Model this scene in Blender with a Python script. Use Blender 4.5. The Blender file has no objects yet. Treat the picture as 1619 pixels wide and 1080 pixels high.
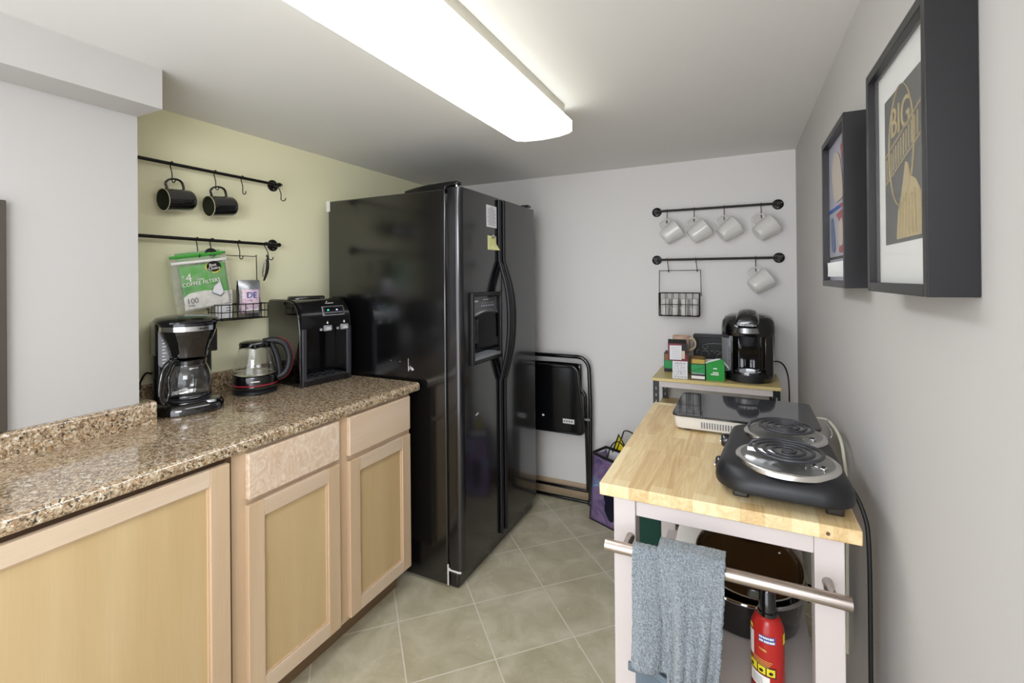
import bpy, bmesh, math, random
from mathutils import Vector, Matrix
random.seed(7)
S = bpy.context.scene
COL = S.collection
PI = math.pi
R = math.radians

# ---------------------------------------------------------------- camera
cam_d = bpy.data.cameras.new('camera')
cam = bpy.data.objects.new('camera', cam_d); COL.objects.link(cam)
cam_d.sensor_fit = 'HORIZONTAL'; cam_d.sensor_width = 36.0
cam_d.lens = 36.0 * 736.5 / 1619.0
cam_d.shift_x = 0.0
cam_d.shift_y = -(540.0 - 439.3) / 1619.0
cam_d.clip_start = 0.02
_yaw, _pit, _rol = 0.455008, 0.00229, -0.008817
_F = Vector((-math.sin(_yaw), math.cos(_yaw), 0)); _X = Vector((math.cos(_yaw), math.sin(_yaw), 0)); _U = Vector((0, 0, 1))
_F, _U = _F*math.cos(_pit) + _U*math.sin(_pit), _U*math.cos(_pit) - _F*math.sin(_pit)
_X, _U = _X*math.cos(_rol) + _U*math.sin(_rol), _U*math.cos(_rol) - _X*math.sin(_rol)
cam.matrix_world = Matrix(((_X.x, _U.x, -_F.x, 0), (_X.y, _U.y, -_F.y, 0), (_X.z, _U.z, -_F.z, 1.38), (0, 0, 0, 1)))
S.camera = cam

# ---------------------------------------------------------------- world, fill light, exposure
W = bpy.data.worlds.new('world'); S.world = W; W.use_nodes = True
_bg = W.node_tree.nodes['Background']
_bg.inputs[0].default_value = (0.90, 0.94, 1.0, 1); _bg.inputs[1].default_value = 2.7
def area(name, loc, rot, sx, sy, power, col=(1, 1, 1)):
    d = bpy.data.lights.new(name, 'AREA'); d.shape = 'RECTANGLE'; d.size = sx; d.size_y = sy; d.energy = power; d.color = col
    o = bpy.data.objects.new(name, d); COL.objects.link(o); o.location = loc; o.rotation_euler = rot
    return o
# added fill light behind the camera, aimed to brighten the yellow wall
area('added_fill_light', (-0.15, -0.72, 1.75), (R(72), 0, R(42)), 0.9, 0.5, 11, (0.93, 0.96, 1.0))
TUBE_POWER = 5.6           # strength of the fluorescent diffuser
S.view_settings.view_transform = 'Standard'; S.view_settings.look = 'None'
S.view_settings.gamma = 1.0; S.view_settings.use_curve_mapping = False
S.view_settings.exposure = 0.45

# ---------------------------------------------------------------- materials
def lin(c):
    if isinstance(c, str):
        c = tuple(int(c[i:i+2], 16) for i in (0, 2, 4))
    r = []
    for v in c[:3]:
        v = v/255.0
        r.append(v/12.92 if v <= 0.04045 else ((v+0.055)/1.055)**2.4)
    return (*r, 1.0)
class NT:
    def __init__(s, name):
        s.m = bpy.data.materials.new(name); s.m.use_nodes = True
        s.t = s.m.node_tree; s.b = s.t.nodes['Principled BSDF']
    def n(s, typ, **kw):
        nd = s.t.nodes.new(typ)
        for k, v in kw.items():
            if k in nd.inputs: nd.inputs[k].default_value = v
            else: setattr(nd, k, v)
        return nd
    def l(s, a, b): s.t.links.new(a, b)
    def coord(s, scale=(1, 1, 1), rot=(0, 0, 0), kind='Object'):
        tc = s.n('ShaderNodeTexCoord'); mp = s.n('ShaderNodeMapping')
        mp.inputs['Scale'].default_value = scale; mp.inputs['Rotation'].default_value = rot
        s.l(tc.outputs[kind], mp.inputs['Vector']); return mp.outputs['Vector']
    def noise(s, vec, scale, detail=3, rough=0.5, dist=0):
        nd = s.n('ShaderNodeTexNoise'); nd.inputs['Scale'].default_value = scale
        nd.inputs['Detail'].default_value = detail; nd.inputs['Roughness'].default_value = rough; nd.inputs['Distortion'].default_value = dist
        s.l(vec, nd.inputs['Vector']); return nd.outputs['Fac']
    def ramp(s, fac, stops, interp='LINEAR'):
        nd = s.n('ShaderNodeValToRGB'); cr = nd.color_ramp; cr.interpolation = interp
        while len(cr.elements) < len(stops): cr.elements.new(0.5)
        for e, (p, c) in zip(cr.elements, stops):
            e.position = p; e.color = lin(c) if not isinstance(c, float) else (c, c, c, 1)
        s.l(fac, nd.inputs['Fac']); return nd.outputs['Color']
    def mix(s, fac, a, b, mode='MIX'):
        nd = s.n('ShaderNodeMix', data_type='RGBA', blend_type=mode)
        for i, v in ((0, fac), (6, a), (7, b)):
            if hasattr(v, 'is_output') or isinstance(v, bpy.types.NodeSocket): s.l(v, nd.inputs[i])
            else: nd.inputs[i].default_value = v
        return nd.outputs[2]
    def math(s, op, a, b=0.0):
        nd = s.n('ShaderNodeMath', operation=op)
        for i, v in ((0, a), (1, b)):
            if isinstance(v, bpy.types.NodeSocket): s.l(v, nd.inputs[i])
            else: nd.inputs[i].default_value = v
        return nd.outputs[0]
    def bump(s, h, strength=0.2, dist=0.002):
        nd = s.n('ShaderNodeBump'); nd.inputs['Strength'].default_value = strength; nd.inputs['Distance'].default_value = dist
        s.l(h, nd.inputs['Height']); s.l(nd.outputs['Normal'], s.b.inputs['Normal'])
    def set(s, **kw):
        for k, v in kw.items():
            k = k.replace('_', ' ')
            if isinstance(v, bpy.types.NodeSocket): s.l(v, s.b.inputs[k])
            else: s.b.inputs[k].default_value = v
        return s
def mat(name, col, rough=0.5, metal=0.0, var=0.05, vs=30, bump=0.0, bs=200, bd=0.001, coat=0.0, spec=0.5, trans=0.0, alpha=1.0, ior=1.45):
    t = NT(name); v = t.coord()
    f = t.noise(v, vs)
    c = lin(col); d = tuple(max(0, x*(1-var)) for x in c[:3]) + (1,); e = tuple(min(1, x*(1+var)) for x in c[:3]) + (1,)
    t.set(Base_Color=t.mix(f, d, e), Roughness=rough, Metallic=metal, IOR=ior)
    t.b.inputs['Specular IOR Level'].default_value = spec
    t.b.inputs['Coat Weight'].default_value = coat; t.b.inputs['Coat Roughness'].default_value = min(0.16, rough)
    t.b.inputs['Transmission Weight'].default_value = trans; t.b.inputs['Alpha'].default_value = alpha
    if bump: t.bump(t.noise(v, bs, 4), bump, bd)
    return t.m
def emit(name, col, strength):
    t = NT(name); t.set(Base_Color=lin(col), Emission_Color=lin(col), Emission_Strength=strength, Roughness=0.4); return t.m
def paint(name, col, var=0.03):
    t = NT(name); v = t.coord(kind='Object')
    c = lin(col); f = t.noise(v, 1.5, 3)
    t.set(Base_Color=t.mix(f, tuple(x*(1-var) for x in c[:3])+(1,), c), Roughness=0.75)
    t.b.inputs['Specular IOR Level'].default_value = 0.25
    t.bump(t.noise(v, 260, 3, 0.6), 0.12, 0.001); return t.m
def maple(name, a, b, c, axis='z', gs=1.0, rough=0.35, pore=True):
    t = NT(name)
    sc = {'z': (9, 9, 0.9), 'y': (9, 0.9, 9), 'x': (0.9, 9, 9)}[axis]
    v = t.coord(tuple(k*gs for k in sc))
    n1 = t.noise(v, 1.3, 4, 0.5, 0.6)
    base = t.ramp(n1, [(0.25, a), (0.5, b), (0.78, c)])
    sc2 = {'z': (90, 90, 2.5), 'y': (90, 2.5, 90), 'x': (2.5, 90, 90)}[axis]
    n2 = t.noise(t.coord(sc2), 3, 2)
    fine = t.ramp(n2, [(0.3, 0.955), (0.7, 1.0)])
    base = t.mix(1.0, base, fine, 'MULTIPLY')
    t.set(Base_Color=base, Roughness=rough); t.bump(n2, 0.06, 0.0006)
    return t.m
def figured(name, cols):
    t = NT(name); v = t.coord((1, 1, 1))
    n1 = t.noise(t.coord((16, 26, 16), (0.6, 0.3, 0.2)), 1.0, 4, 0.55, 3.5)
    t.set(Base_Color=t.ramp(n1, [(0.28, cols[0]), (0.5, cols[1]), (0.72, cols[2])]), Roughness=0.3)
    return t.m
def laminate():
    t = NT('granite_laminate'); v = t.coord((1, 1, 1))
    nz = t.noise(v, 80, 4, 0.6, 1.2)
    base = t.ramp(nz, [(0.30, '5d4c3b'), (0.42, '8f775b'), (0.52, 'b59e7f'), (0.62, 'd2c3a9'), (0.75, 'eae2d2')])
    n2 = t.noise(v, 120, 3, 0.6, 0.8)
    dark = t.ramp(n2, [(0.38, 1.0), (0.44, 0.0)])
    base = t.mix(dark, base, lin('2f2823'))
    n3 = t.noise(v, 100, 2, 0.5, 1.5)
    warm = t.ramp(n3, [(0.60, 0.0), (0.68, 1.0)])
    base = t.mix(warm, base, lin('a67c4e'))
    n4 = t.noise(v, 130, 2, 0.5)
    lt = t.ramp(n4, [(0.64, 0.0), (0.70, 1.0)])
    base = t.mix(lt, base, lin('efe8dc'))
    t.set(Base_Color=base, Roughness=0.2); t.b.inputs['Coat Weight'].default_value = 0.8; t.b.inputs['Coat Roughness'].default_value = 0.04; t.b.inputs['Coat IOR'].default_value = 1.75; return t.m
def butcher():
    t = NT('butcher_block')
    tc = t.n('ShaderNodeTexCoord'); sp = t.n('ShaderNodeSeparateXYZ'); t.l(tc.outputs['Object'], sp.inputs[0])
    cb = t.n('ShaderNodeCombineXYZ')
    t.l(t.math('MULTIPLY', sp.outputs['Y'], 1.0), cb.inputs[0]); t.l(sp.outputs['X'], cb.inputs[1]); t.l(sp.outputs['X'], cb.inputs[2])
    br = t.n('ShaderNodeTexBrick'); t.l(cb.outputs[0], br.inputs['Vector'])
    br.offset = 0.37; br.inputs['Scale'].default_value = 1.0; br.inputs['Brick Width'].default_value = 0.36; br.inputs['Row Height'].default_value = 0.046
    br.inputs['Mortar Size'].default_value = 0.0; br.inputs['Bias'].default_value = 0.0
    br.inputs['Color1'].default_value = (0.0, 0.0, 0.0, 1); br.inputs['Color2'].default_value = (1, 1, 1, 1)
    v = t.coord((22, 1.6, 22))
    n1 = t.math('MULTIPLY', t.noise(v, 2.0, 5, 0.6, 1.4), 0.85)
    off = t.math('ADD', n1, t.math('MULTIPLY', br.outputs['Color'], 0.42))
    base = t.ramp(off, [(0.28, 'f0deb4'), (0.50, 'e9d3a4'), (0.72, 'dcbf8c'), (0.95, 'c4a06c')])
    n2 = t.noise(t.coord((150, 5, 150)), 3, 2)
    base = t.mix(1.0, base, t.ramp(n2, [(0.3, 0.86), (0.65, 1.0)]), 'MULTIPLY')
    t.set(Base_Color=base, Roughness=0.32); t.bump(n2, 0.05, 0.0005); return t.m
def tile():
    t = NT('floor_tile')
    tc = t.n('ShaderNodeTexCoord'); sp = t.n('ShaderNodeSeparateXYZ'); t.l(tc.outputs['Object'], sp.inputs[0])
    u = t.math('DIVIDE', t.math('SUBTRACT', t.math('ADD', sp.outputs['X'], sp.outputs['Y']), 1.127), 0.447)
    w = t.math('DIVIDE', t.math('SUBTRACT', t.math('SUBTRACT', sp.outputs['Y'], sp.outputs['X']), 2.735), 0.437)
    cb = t.n('ShaderNodeCombineXYZ'); t.l(t.math('ADD', u, 40), cb.inputs[0]); t.l(t.math('ADD', w, 40), cb.inputs[1])
    br = t.n('ShaderNodeTexBrick'); t.l(cb.outputs[0], br.inputs['Vector']); br.offset = 0.0
    br.inputs['Scale'].default_value = 1; br.inputs['Brick Width'].default_value = 1; br.inputs['Row Height'].default_value = 1
    br.inputs['Mortar Size'].default_value = 0.010; br.inputs['Mortar Smooth'].default_value = 0.25
    br.inputs['Color1'].default_value = (0.44, 0.44, 0.44, 1); br.inputs['Color2'].default_value = (0.56, 0.56, 0.56, 1)
    v = t.coord((1, 1, 1))
    n1 = t.noise(v, 7, 6, 0.62, 0.6)
    n1 = t.math('ADD', n1, t.math('MULTIPLY', t.math('SUBTRACT', br.outputs['Color'], 0.5), 0.5))
    base = t.ramp(n1, [(0.28, 'aaa286'), (0.48, 'bbb398'), (0.62, 'c9c1a9'), (0.8, 'd5ceba')])
    n2 = t.noise(v, 38, 4, 0.7, 1.5)
    base = t.mix(t.ramp(n2, [(0.63, 0.0), (0.74, 0.55)]), base, lin('e4dfd4'))
    base = t.mix(br.outputs['Fac'], base, lin('dad3c3'))
    t.set(Base_Color=base, Roughness=0.38)
    t.bump(t.math('SUBTRACT', t.math('MULTIPLY', n2, 0.25), br.outputs['Fac']), 0.35, 0.003)
    return t.m
def brushed(name, col, rough=0.28, axis='x'):
    t = NT(name); sc = {'x': (3, 400, 400), 'z': (400, 400, 3), 'y': (400, 3, 400)}[axis]
    n = t.noise(t.coord(sc), 1, 2)
    t.set(Base_Color=lin(col), Metallic=1.0, Roughness=t.ramp(n, [(0.3, rough-0.06), (0.7, rough+0.08)])); return t.m
def glass(name, col='ffffff', rough=0.0, ior=1.45):
    t = NT(name); v = t.coord(); n = t.noise(v, 8)
    t.set(Base_Color=lin(col), Roughness=rough, IOR=ior); t.b.inputs['Transmission Weight'].default_value = 1.0; return t.m
def clearwrap(name, col, alpha, rough=0.15):
    t = NT(name); n = t.noise(t.coord(), 40, 4)
    t.set(Base_Color=lin(col), Roughness=rough, Alpha=t.ramp(n, [(0.35, max(0.0, alpha-0.12)), (0.7, alpha+0.12)])); t.bump(t.noise(t.coord(), 55, 3), 0.5, 0.004); return t.m

M = {}
M['ceiling'] = paint('ceiling_paint', 'e8e6e3')
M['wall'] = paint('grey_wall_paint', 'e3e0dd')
M['yellow'] = paint('yellow_wall_paint', 'f3efcb')
M['white'] = paint('white_paint_darkened', 'c0bdba')  # same wall colour darkened to offset the stronger light on partition and soffit
M['wallr'] = paint('side_wall_paint_darkened', 'c3c0bd')  # same colour as the back wall, darkened to offset the stronger light here
M['floor'] = tile()
M['base'] = maple('baseboard_tile', 'b49b7e', 'c0a88b', 'c9b499', 'x', 0.6, 0.5)
M['darktrim'] = mat('dark_brown_trim', '4b443c', 0.5)
M['lam'] = laminate()
M['maple'] = maple('maple_frame', 'c9ac8b', 'd0b494', 'd8bea0', 'z')
M['mapley'] = maple('maple_rail', 'cbb295', 'd5bea4', 'decab3', 'y')
M['panel'] = maple('maple_panel', 'c0a375', 'c8ac7f', 'd0b78c', 'z', 0.6)
M['drawer'] = maple('maple_drawer', 'd1b596', 'd9c0a4', 'e0cab2', 'y')
M['figured'] = figured('figured_maple', ['cdb093', 'dcc4ac', 'e9d8c4'])
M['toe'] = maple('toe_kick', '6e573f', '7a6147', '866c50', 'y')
M['gap'] = mat('cabinet_shadow_gap', '5d4634', 0.7)  # shade in the gaps round the wide door, put into the brown
M['fridge'] = mat('fridge_black', '0f0f13', 0.15, 0, 0.1, 3, 0.08, 260, 0.0006, spec=0.9, coat=0.25)
M['fridgeside'] = mat('fridge_side_black', '0d0d0e', 0.16, 0, 0.1, 3, 0.10, 240, 0.0008, spec=1.0, coat=0.55)
M['black'] = mat('black_plastic', '0d0d0f', 0.13, 0, 0.1, spec=0.8, coat=0.3)
M['blacksatin'] = mat('black_satin', '17171a', 0.42, 0, 0.1, bump=0.08, bs=500)
M['gloss'] = mat('black_gloss', '070708', 0.05, 0, 0.1, coat=0.9, spec=0.7)
M['darkgrey'] = mat('dark_grey_plastic', '37383c', 0.35)
M['grey'] = mat('grey_plastic', '8a8b90', 0.4)
M['iron'] = mat('black_iron', '171513', 0.38, 0.3, bump=0.1, bs=300)
M['hookm'] = mat('dark_steel_wire', '2a2622', 0.32, 0.6)
M['mugblack'] = mat('black_glaze', '0b0b0a', 0.05, coat=1.0, spec=0.8)
M['mugin'] = mat('olive_glaze', '3a3d2e', 0.22)
M['rimtan'] = mat('tan_rim', 'c9bd9c', 0.4)
M['mugwhite'] = mat('white_glaze', 'dcdad5', 0.14, coat=0.3, var=0.02)
M['silver'] = brushed('silver_plastic', 'b9babd', 0.3)
M['steel'] = brushed('brushed_steel', 'b4a9a2', 0.26, 'x')
M['steelz'] = brushed('brushed_steel_upright', 'aaa39d', 0.28, 'z')
M['chrome'] = mat('chrome', 'd8d8da', 0.10, 1.0, 0.05, 12)
M['chromering'] = mat('polished_ring', 'dcdad6', 0.22, 1.0, 0.03)
M['bowl'] = mat('bright_bowl', '9c9c9a', 0.3, 0.85, 0.05, 20)
M['coil'] = mat('coil_element', '47474b', 0.36, 0.4, 0.2, 60)
M['glass'] = glass('clear_glass')
M['smoke'] = mat('smoky_tank', '8d8e93', 0.12, alpha=0.75)
M['panelgrey'] = mat('panel_grey', '5a5b60', 0.3)
M['brownglass'] = mat('brown_glaze', '3a2410', 0.08, 0.25, 0.3, 6, coat=0.8)
M['cartwhite'] = mat('cart_white_paint', 'c8bfbc', 0.4, 0, 0.03, 8)
M['block'] = butcher()
M['whiteplastic'] = mat('white_plastic', 'dedbd4', 0.35, var=0.02)
M['glasstop'] = mat('black_ceramic_glass', '3a3b3f', 0.04, spec=0.8, var=0.04)
M['red'] = mat('red_enamel', 'b0241f', 0.25, var=0.08)
M['redtrim'] = mat('red_translucent', '8e2430', 0.2)
M['yellowp'] = mat('yellow_print', 'e3cf2a', 0.45)
M['blueprint'] = mat('blue_print', '2f4f9c', 0.4)
M['whitep'] = mat('white_print', 'ece9e4', 0.5, var=0.02)
M['blackp'] = mat('black_print', '141413', 0.5)
M['green'] = mat('bag_green', '45a93b', 0.35, var=0.08, vs=12)
M['teagreen'] = mat('tea_green', '10934a', 0.4, var=0.08)
M['teagreen2'] = mat('tea_green_bright', '239a3a', 0.35, var=0.15, vs=14)
M['teayellow'] = mat('tea_yellow', 'cdb25c', 0.5)
M['wine'] = mat('wine_red_card', '7a2334', 0.45)
M['cream'] = mat('cream_card', 'd9c3a8', 0.5)
M['kraft'] = mat('kraft_brown', '8d6d45', 0.6)
M['pinkish'] = mat('peach_mug', 'd2b29b', 0.4)
M['paper'] = mat('white_paper', 'e3e2e4', 0.7, var=0.02)
M['sticky'] = mat('yellow_note', 'dedc9c', 0.7)
M['ink'] = mat('grey_ink', '77757c', 0.7)
M['matboard'] = mat('mat_board', 'd3d3cf', 0.8, var=0.01)
M['frame'] = mat('black_frame', '1c1b1d', 0.33, 0, 0.1, bump=0.04, bs=300)
M['printdark'] = mat('dark_print', '2f2e29', 0.4, var=0.25, vs=9)
M['gold'] = mat('gold_print', '8d7c50', 0.4, var=0.2, vs=40)
M['goldl'] = mat('pale_gold_print', 'a5925f', 0.4, var=0.15, vs=25)
M['tan'] = maple('shelf_pine', 'cdb672', 'd6c081', 'dcc88d', 'x', 0.8, 0.35)
M['posts'] = mat('slotted_black_post', '121212', 0.35)
M['tagm'] = mat('sticker_white', 'dcdad6', 0.6)
M['brass'] = mat('brass_foot', 'b98e4c', 0.3, 0.8)
M['greenbag'] = mat('dark_green_fabric', '123f33', 0.75, var=0.2, vs=25, bump=0.3, bs=60)
M['cord'] = mat('black_cord', '0c0c0c', 0.5)
M['cordw'] = mat('white_cord', 'c9c6b2', 0.5)
def art_small():
    t = NT('abstract_art'); v = t.coord((1, 3.2, 5.5))
    n = t.noise(v, 2.0, 3, 0.5, 1.6)
    t.set(Base_Color=t.ramp(n, [(0.0, '5b6f9c'), (0.36, '9aa0b5'), (0.45, 'a7a6ad'), (0.5, 'b4474c'), (0.56, 'd9cdbb'), (0.7, 'c9b9a8'), (0.8, '8d8f9c')], 'CONSTANT'), Roughness=0.15); return t.m
M['art'] = art_small()
def bagprint():
    t = NT('purple_bag_print'); v = t.coord((1, 1, 1))
    n = t.noise(v, 9, 4, 0.6, 1.0); n2 = t.noise(v, 14, 2, 0.5, 0.5)
    c = t.ramp(n, [(0.3, '3a3858'), (0.42, '6c5c82'), (0.52, '85698c'), (0.60, '6a7da0'), (0.72, 'a9bcd6')])
    t.set(Base_Color=c, Roughness=0.3); t.bump(n2, 0.4, 0.004); return t.m
M['bagprint'] = bagprint()
def terry():
    t = NT('terry_towel'); v = t.coord((1, 1, 1))
    vo = t.n('ShaderNodeTexVoronoi'); vo.inputs['Scale'].default_value = 230; t.l(v, vo.inputs['Vector'])
    n = t.noise(v, 300, 3, 0.7)
    c = t.ramp(n, [(0.3, '656f78'), (0.5, '8a959d'), (0.7, 'b4bec5')])
    t.set(Base_Color=c, Roughness=0.95); t.b.inputs['Sheen Weight'].default_value = 0.4
    t.bump(t.math('ADD', t.math('MULTIPLY', vo.outputs['Distance'], -1.0), n), 1.0, 0.006); return t.m
M['terry'] = terry()
M['hem'] = mat('towel_hem', '64707a', 0.9, bump=0.3, bs=400)
M['diffuser'] = emit('lit_diffuser', 'f3f8ff', TUBE_POWER)
M['lensside'] = emit('lit_diffuser_side', 'f6f6ea', 3.0)
M['fixture'] = mat('fixture_white', 'b9b4a8', 0.5)
M['ledg'] = emit('green_indicator', '2fe0b0', 4.0)
M['ledb'] = emit('violet_indicator', 'a9a0ff', 4.0)

# ---------------------------------------------------------------- mesh builder
class B:
    def __init__(s): s.bm = bmesh.new(); s.T = Matrix.Identity(4)
    def _f(s, vs, mi=0):
        try:
            f = s.bm.faces.new(vs); f.material_index = mi; return f
        except ValueError: return None
    def v(s, p): return s.bm.verts.new(s.T @ Vector(p))
    def box(s, x0, x1, y0, y1, z0, z1, mi=0):
        q = [s.v(p) for p in ((x0, y0, z0), (x1, y0, z0), (x1, y1, z0), (x0, y1, z0), (x0, y0, z1), (x1, y0, z1), (x1, y1, z1), (x0, y1, z1))]
        for f in ((3, 2, 1, 0), (4, 5, 6, 7), (0, 1, 5, 4), (1, 2, 6, 5), (2, 3, 7, 6), (3, 0, 4, 7)): s._f([q[i] for i in f], mi)
        return s
    def prism(s, poly, axis, a, b, mi=0):
        def P(u, v, w):
            return {'x': (w, u, v), 'y': (u, w, v), 'z': (u, v, w)}[axis]
        A = [s.v(P(u, v, a)) for u, v in poly]; C = [s.v(P(u, v, b)) for u, v in poly]
        n = len(poly)
        s._f(A[::-1], mi); s._f(C, mi)
        for i in range(n): s._f([A[i], A[(i+1) % n], C[(i+1) % n], C[i]], mi)
        return s
    def loft(s, rings, mi=0, cap=True, closed=True):
        L = [[s.v(p) for p in r] for r in rings]
        for a, b in zip(L, L[1:]):
            n = len(a)
            for i in range(n if closed else n-1): s._f([a[i], a[(i+1) % n], b[(i+1) % n], b[i]], mi)
        if cap: s._f(L[0][::-1], mi); s._f(L[-1], mi)
        return s
    def lathe(s, prof, n=32, c=(0, 0, 0), mi=0, sx=1, sy=1, cap=False, ang=2*PI, a0=0):
        full = abs(ang-2*PI) < 1e-6
        rings = []
        for r, z in prof:
            if r < 1e-6: rings.append([s.v((c[0], c[1], c[2]+z))])
            else:
                k = n if full else n+1
                rings.append([s.v((c[0]+r*sx*math.cos(a0+ang*i/n), c[1]+r*sy*math.sin(a0+ang*i/n), c[2]+z)) for i in range(k)])
        for a, b in zip(rings, rings[1:]):
            m = n if full else n
            for i in range(m):
                j = (i+1) % len(a) if len(a) > 1 else 0; k = (i+1) % len(b) if len(b) > 1 else 0
                if len(a) == 1 and len(b) == 1: continue
                if len(a) == 1: s._f([a[0], b[k], b[i]], mi)
                elif len(b) == 1: s._f([a[i], a[j], b[0]], mi)
                else: s._f([a[i], a[j], b[k], b[i]], mi)
        if cap:
            for r_, rev in ((rings[0], True), (rings[-1], False)):
                if len(r_) > 2: s._f(r_[::-1] if rev else r_, mi)
        return s
    def tube(s, pts, r, n=8, closed=False, mi=0, ry=None, cap=True):
        pts = [Vector(p) for p in pts]; N = len(pts); rs = r if isinstance(r, (list, tuple)) else [r]*N
        rings = []; up = None
        for i, p in enumerate(pts):
            a = pts[(i-1) % N] if (closed or i > 0) else p
            b = pts[(i+1) % N] if (closed or i < N-1) else p
            t = (b-a).normalized()
            if up is None:
                up = Vector((0, 0, 1)) if abs(t.z) < 0.9 else Vector((1, 0, 0))
            u = t.cross(up)
            if u.length < 1e-5: u = t.cross(Vector((0.3, 1, 0.2)))
            u.normalize(); w = u.cross(t).normalized(); up = w
            q = ry/ (rs[i]) if ry else 1.0
            rings.append([p + u*rs[i]*math.cos(2*PI*k/n) + w*rs[i]*q*math.sin(2*PI*k/n) for k in range(n)])
        L = [[s.v(p) for p in ring] for ring in rings]
        rng = range(N) if closed else range(N-1)
        for i in rng:
            a, b = L[i], L[(i+1) % N]
            for k in range(n): s._f([a[k], a[(k+1) % n], b[(k+1) % n], b[k]], mi)
        if cap and not closed: s._f(L[0][::-1], mi); s._f(L[-1], mi)
        return s
    def cyl(s, a, b, r, n=20, mi=0, r2=None): return s.tube([a, b], [r, r if r2 is None else r2], n, mi=mi)
    def grid(s, f, nu, nv, mi=0):
        g = [[s.v(f(i/nu, j/nv)) for j in range(nv+1)] for i in range(nu+1)]
        for i in range(nu):
            for j in range(nv): s._f([g[i][j], g[i+1][j], g[i+1][j+1], g[i][j+1]], mi)
        return s
def rrect(x0, x1, y0, y1, r, n=5):
    out = []
    for cx, cy, a in ((x1-r, y1-r, 0), (x0+r, y1-r, 90), (x0+r, y0+r, 180), (x1-r, y0+r, 270)):
        for k in range(n+1):
            t = R(a + 90*k/n); out.append((cx+r*math.cos(t), cy+r*math.sin(t)))
    return out
def arc(cx, cy, r, a0, a1, n=8):
    return [(cx+r*math.cos(R(a0+(a1-a0)*k/n)), cy+r*math.sin(R(a0+(a1-a0)*k/n))) for k in range(n+1)]
def bez(p, n=16):
    p = [Vector(q) for q in p]; out = []
    for i in range(n+1):
        t = i/n; q = list(p)
        while len(q) > 1: q = [a.lerp(b, t) for a, b in zip(q, q[1:])]
        out.append(q[0])
    return out
def smooth_path(pts, sub=6):
    P = [Vector(p) for p in pts]; out = []
    for i in range(len(P)-1):
        p0, p1, p2, p3 = P[max(i-1, 0)], P[i], P[i+1], P[min(i+2, len(P)-1)]
        for k in range(sub):
            t = k/sub
            out.append(0.5*((2*p1)+(p2-p0)*t+(2*p0-5*p1+4*p2-p3)*t*t+(3*p1-p0-3*p2+p3)*t**3))
    out.append(P[-1]); return out

def obj(name, b, m, parent=None, smooth=True, bevel=0.0, seg=2, ang=32, solid=0.0, sub=0):
    bmesh.ops.recalc_face_normals(b.bm, faces=b.bm.faces[:])
    me = bpy.data.meshes.new(name); b.bm.to_mesh(me); b.bm.free()
    for x in (m if isinstance(m, (list, tuple)) else [m]): me.materials.append(M[x] if isinstance(x, str) else x)
    if smooth:
        for p in me.polygons: p.use_smooth = True
        me.set_sharp_from_angle(angle=R(ang))
    o = bpy.data.objects.new(name, me); COL.objects.link(o)
    if parent is not None: o.parent = parent
    if solid:
        k = o.modifiers.new('solid', 'SOLIDIFY'); k.thickness = solid; k.offset = 0
    if sub:
        k = o.modifiers.new('sub', 'SUBSURF'); k.levels = sub; k.render_levels = sub
    if bevel:
        k = o.modifiers.new('bevel', 'BEVEL'); k.width = bevel; k.segments = seg; k.limit_method = 'ANGLE'; k.angle_limit = R(35)
        k.harden_normals = False
    return o
def islands(name, b, m, parent, **kw):
    # one object for every separate piece in the builder
    bm = b.bm; bm.verts.index_update(); seen = set(); out = []
    for v0 in bm.verts:
        if v0 in seen: continue
        st = [v0]; grp = []; seen.add(v0)
        while st:
            v = st.pop(); grp.append(v)
            for e in v.link_edges:
                w = e.other_vert(v)
                if w not in seen: seen.add(w); st.append(w)
        q = B(); mp = {v: q.bm.verts.new(v.co) for v in grp}
        fs = {f for v in grp for f in v.link_faces}
        for f in sorted(fs, key=lambda f: f.index): q._f([mp[v] for v in f.verts], f.material_index)
        out.append(obj(name, q, m, parent, **kw))
    bm.free(); return out
def tag(o, label, cat, group=None):
    o['label'] = label; o['category'] = cat
    if group: o['group'] = group
    return o
def thing(name, label, cat, loc=(0, 0, 0), rotz=0.0, group=None):
    o = bpy.data.objects.new(name, None); COL.objects.link(o); o.empty_display_size = 0.05
    o.location = loc; o.rotation_euler = (0, 0, rotz)
    return tag(o, label, cat, group)
def struct(name, b, m, bevel=0.0, smooth=False):
    o = obj(name, b, m, None, smooth, bevel); o['kind'] = 'structure'; return o
def dup(root, loc=None, rot=None, label=None, group=None):
    r = root.copy(); COL.objects.link(r)
    if loc is not None: r.location = loc
    if rot is not None: r.rotation_euler = rot
    if label: r['label'] = label
    if group: r['group'] = group
    for ch in list(root.children):
        c = ch.copy(); COL.objects.link(c); c.parent = r
        for g in list(ch.children):
            d = g.copy(); COL.objects.link(d); d.parent = c
    return r
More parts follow.
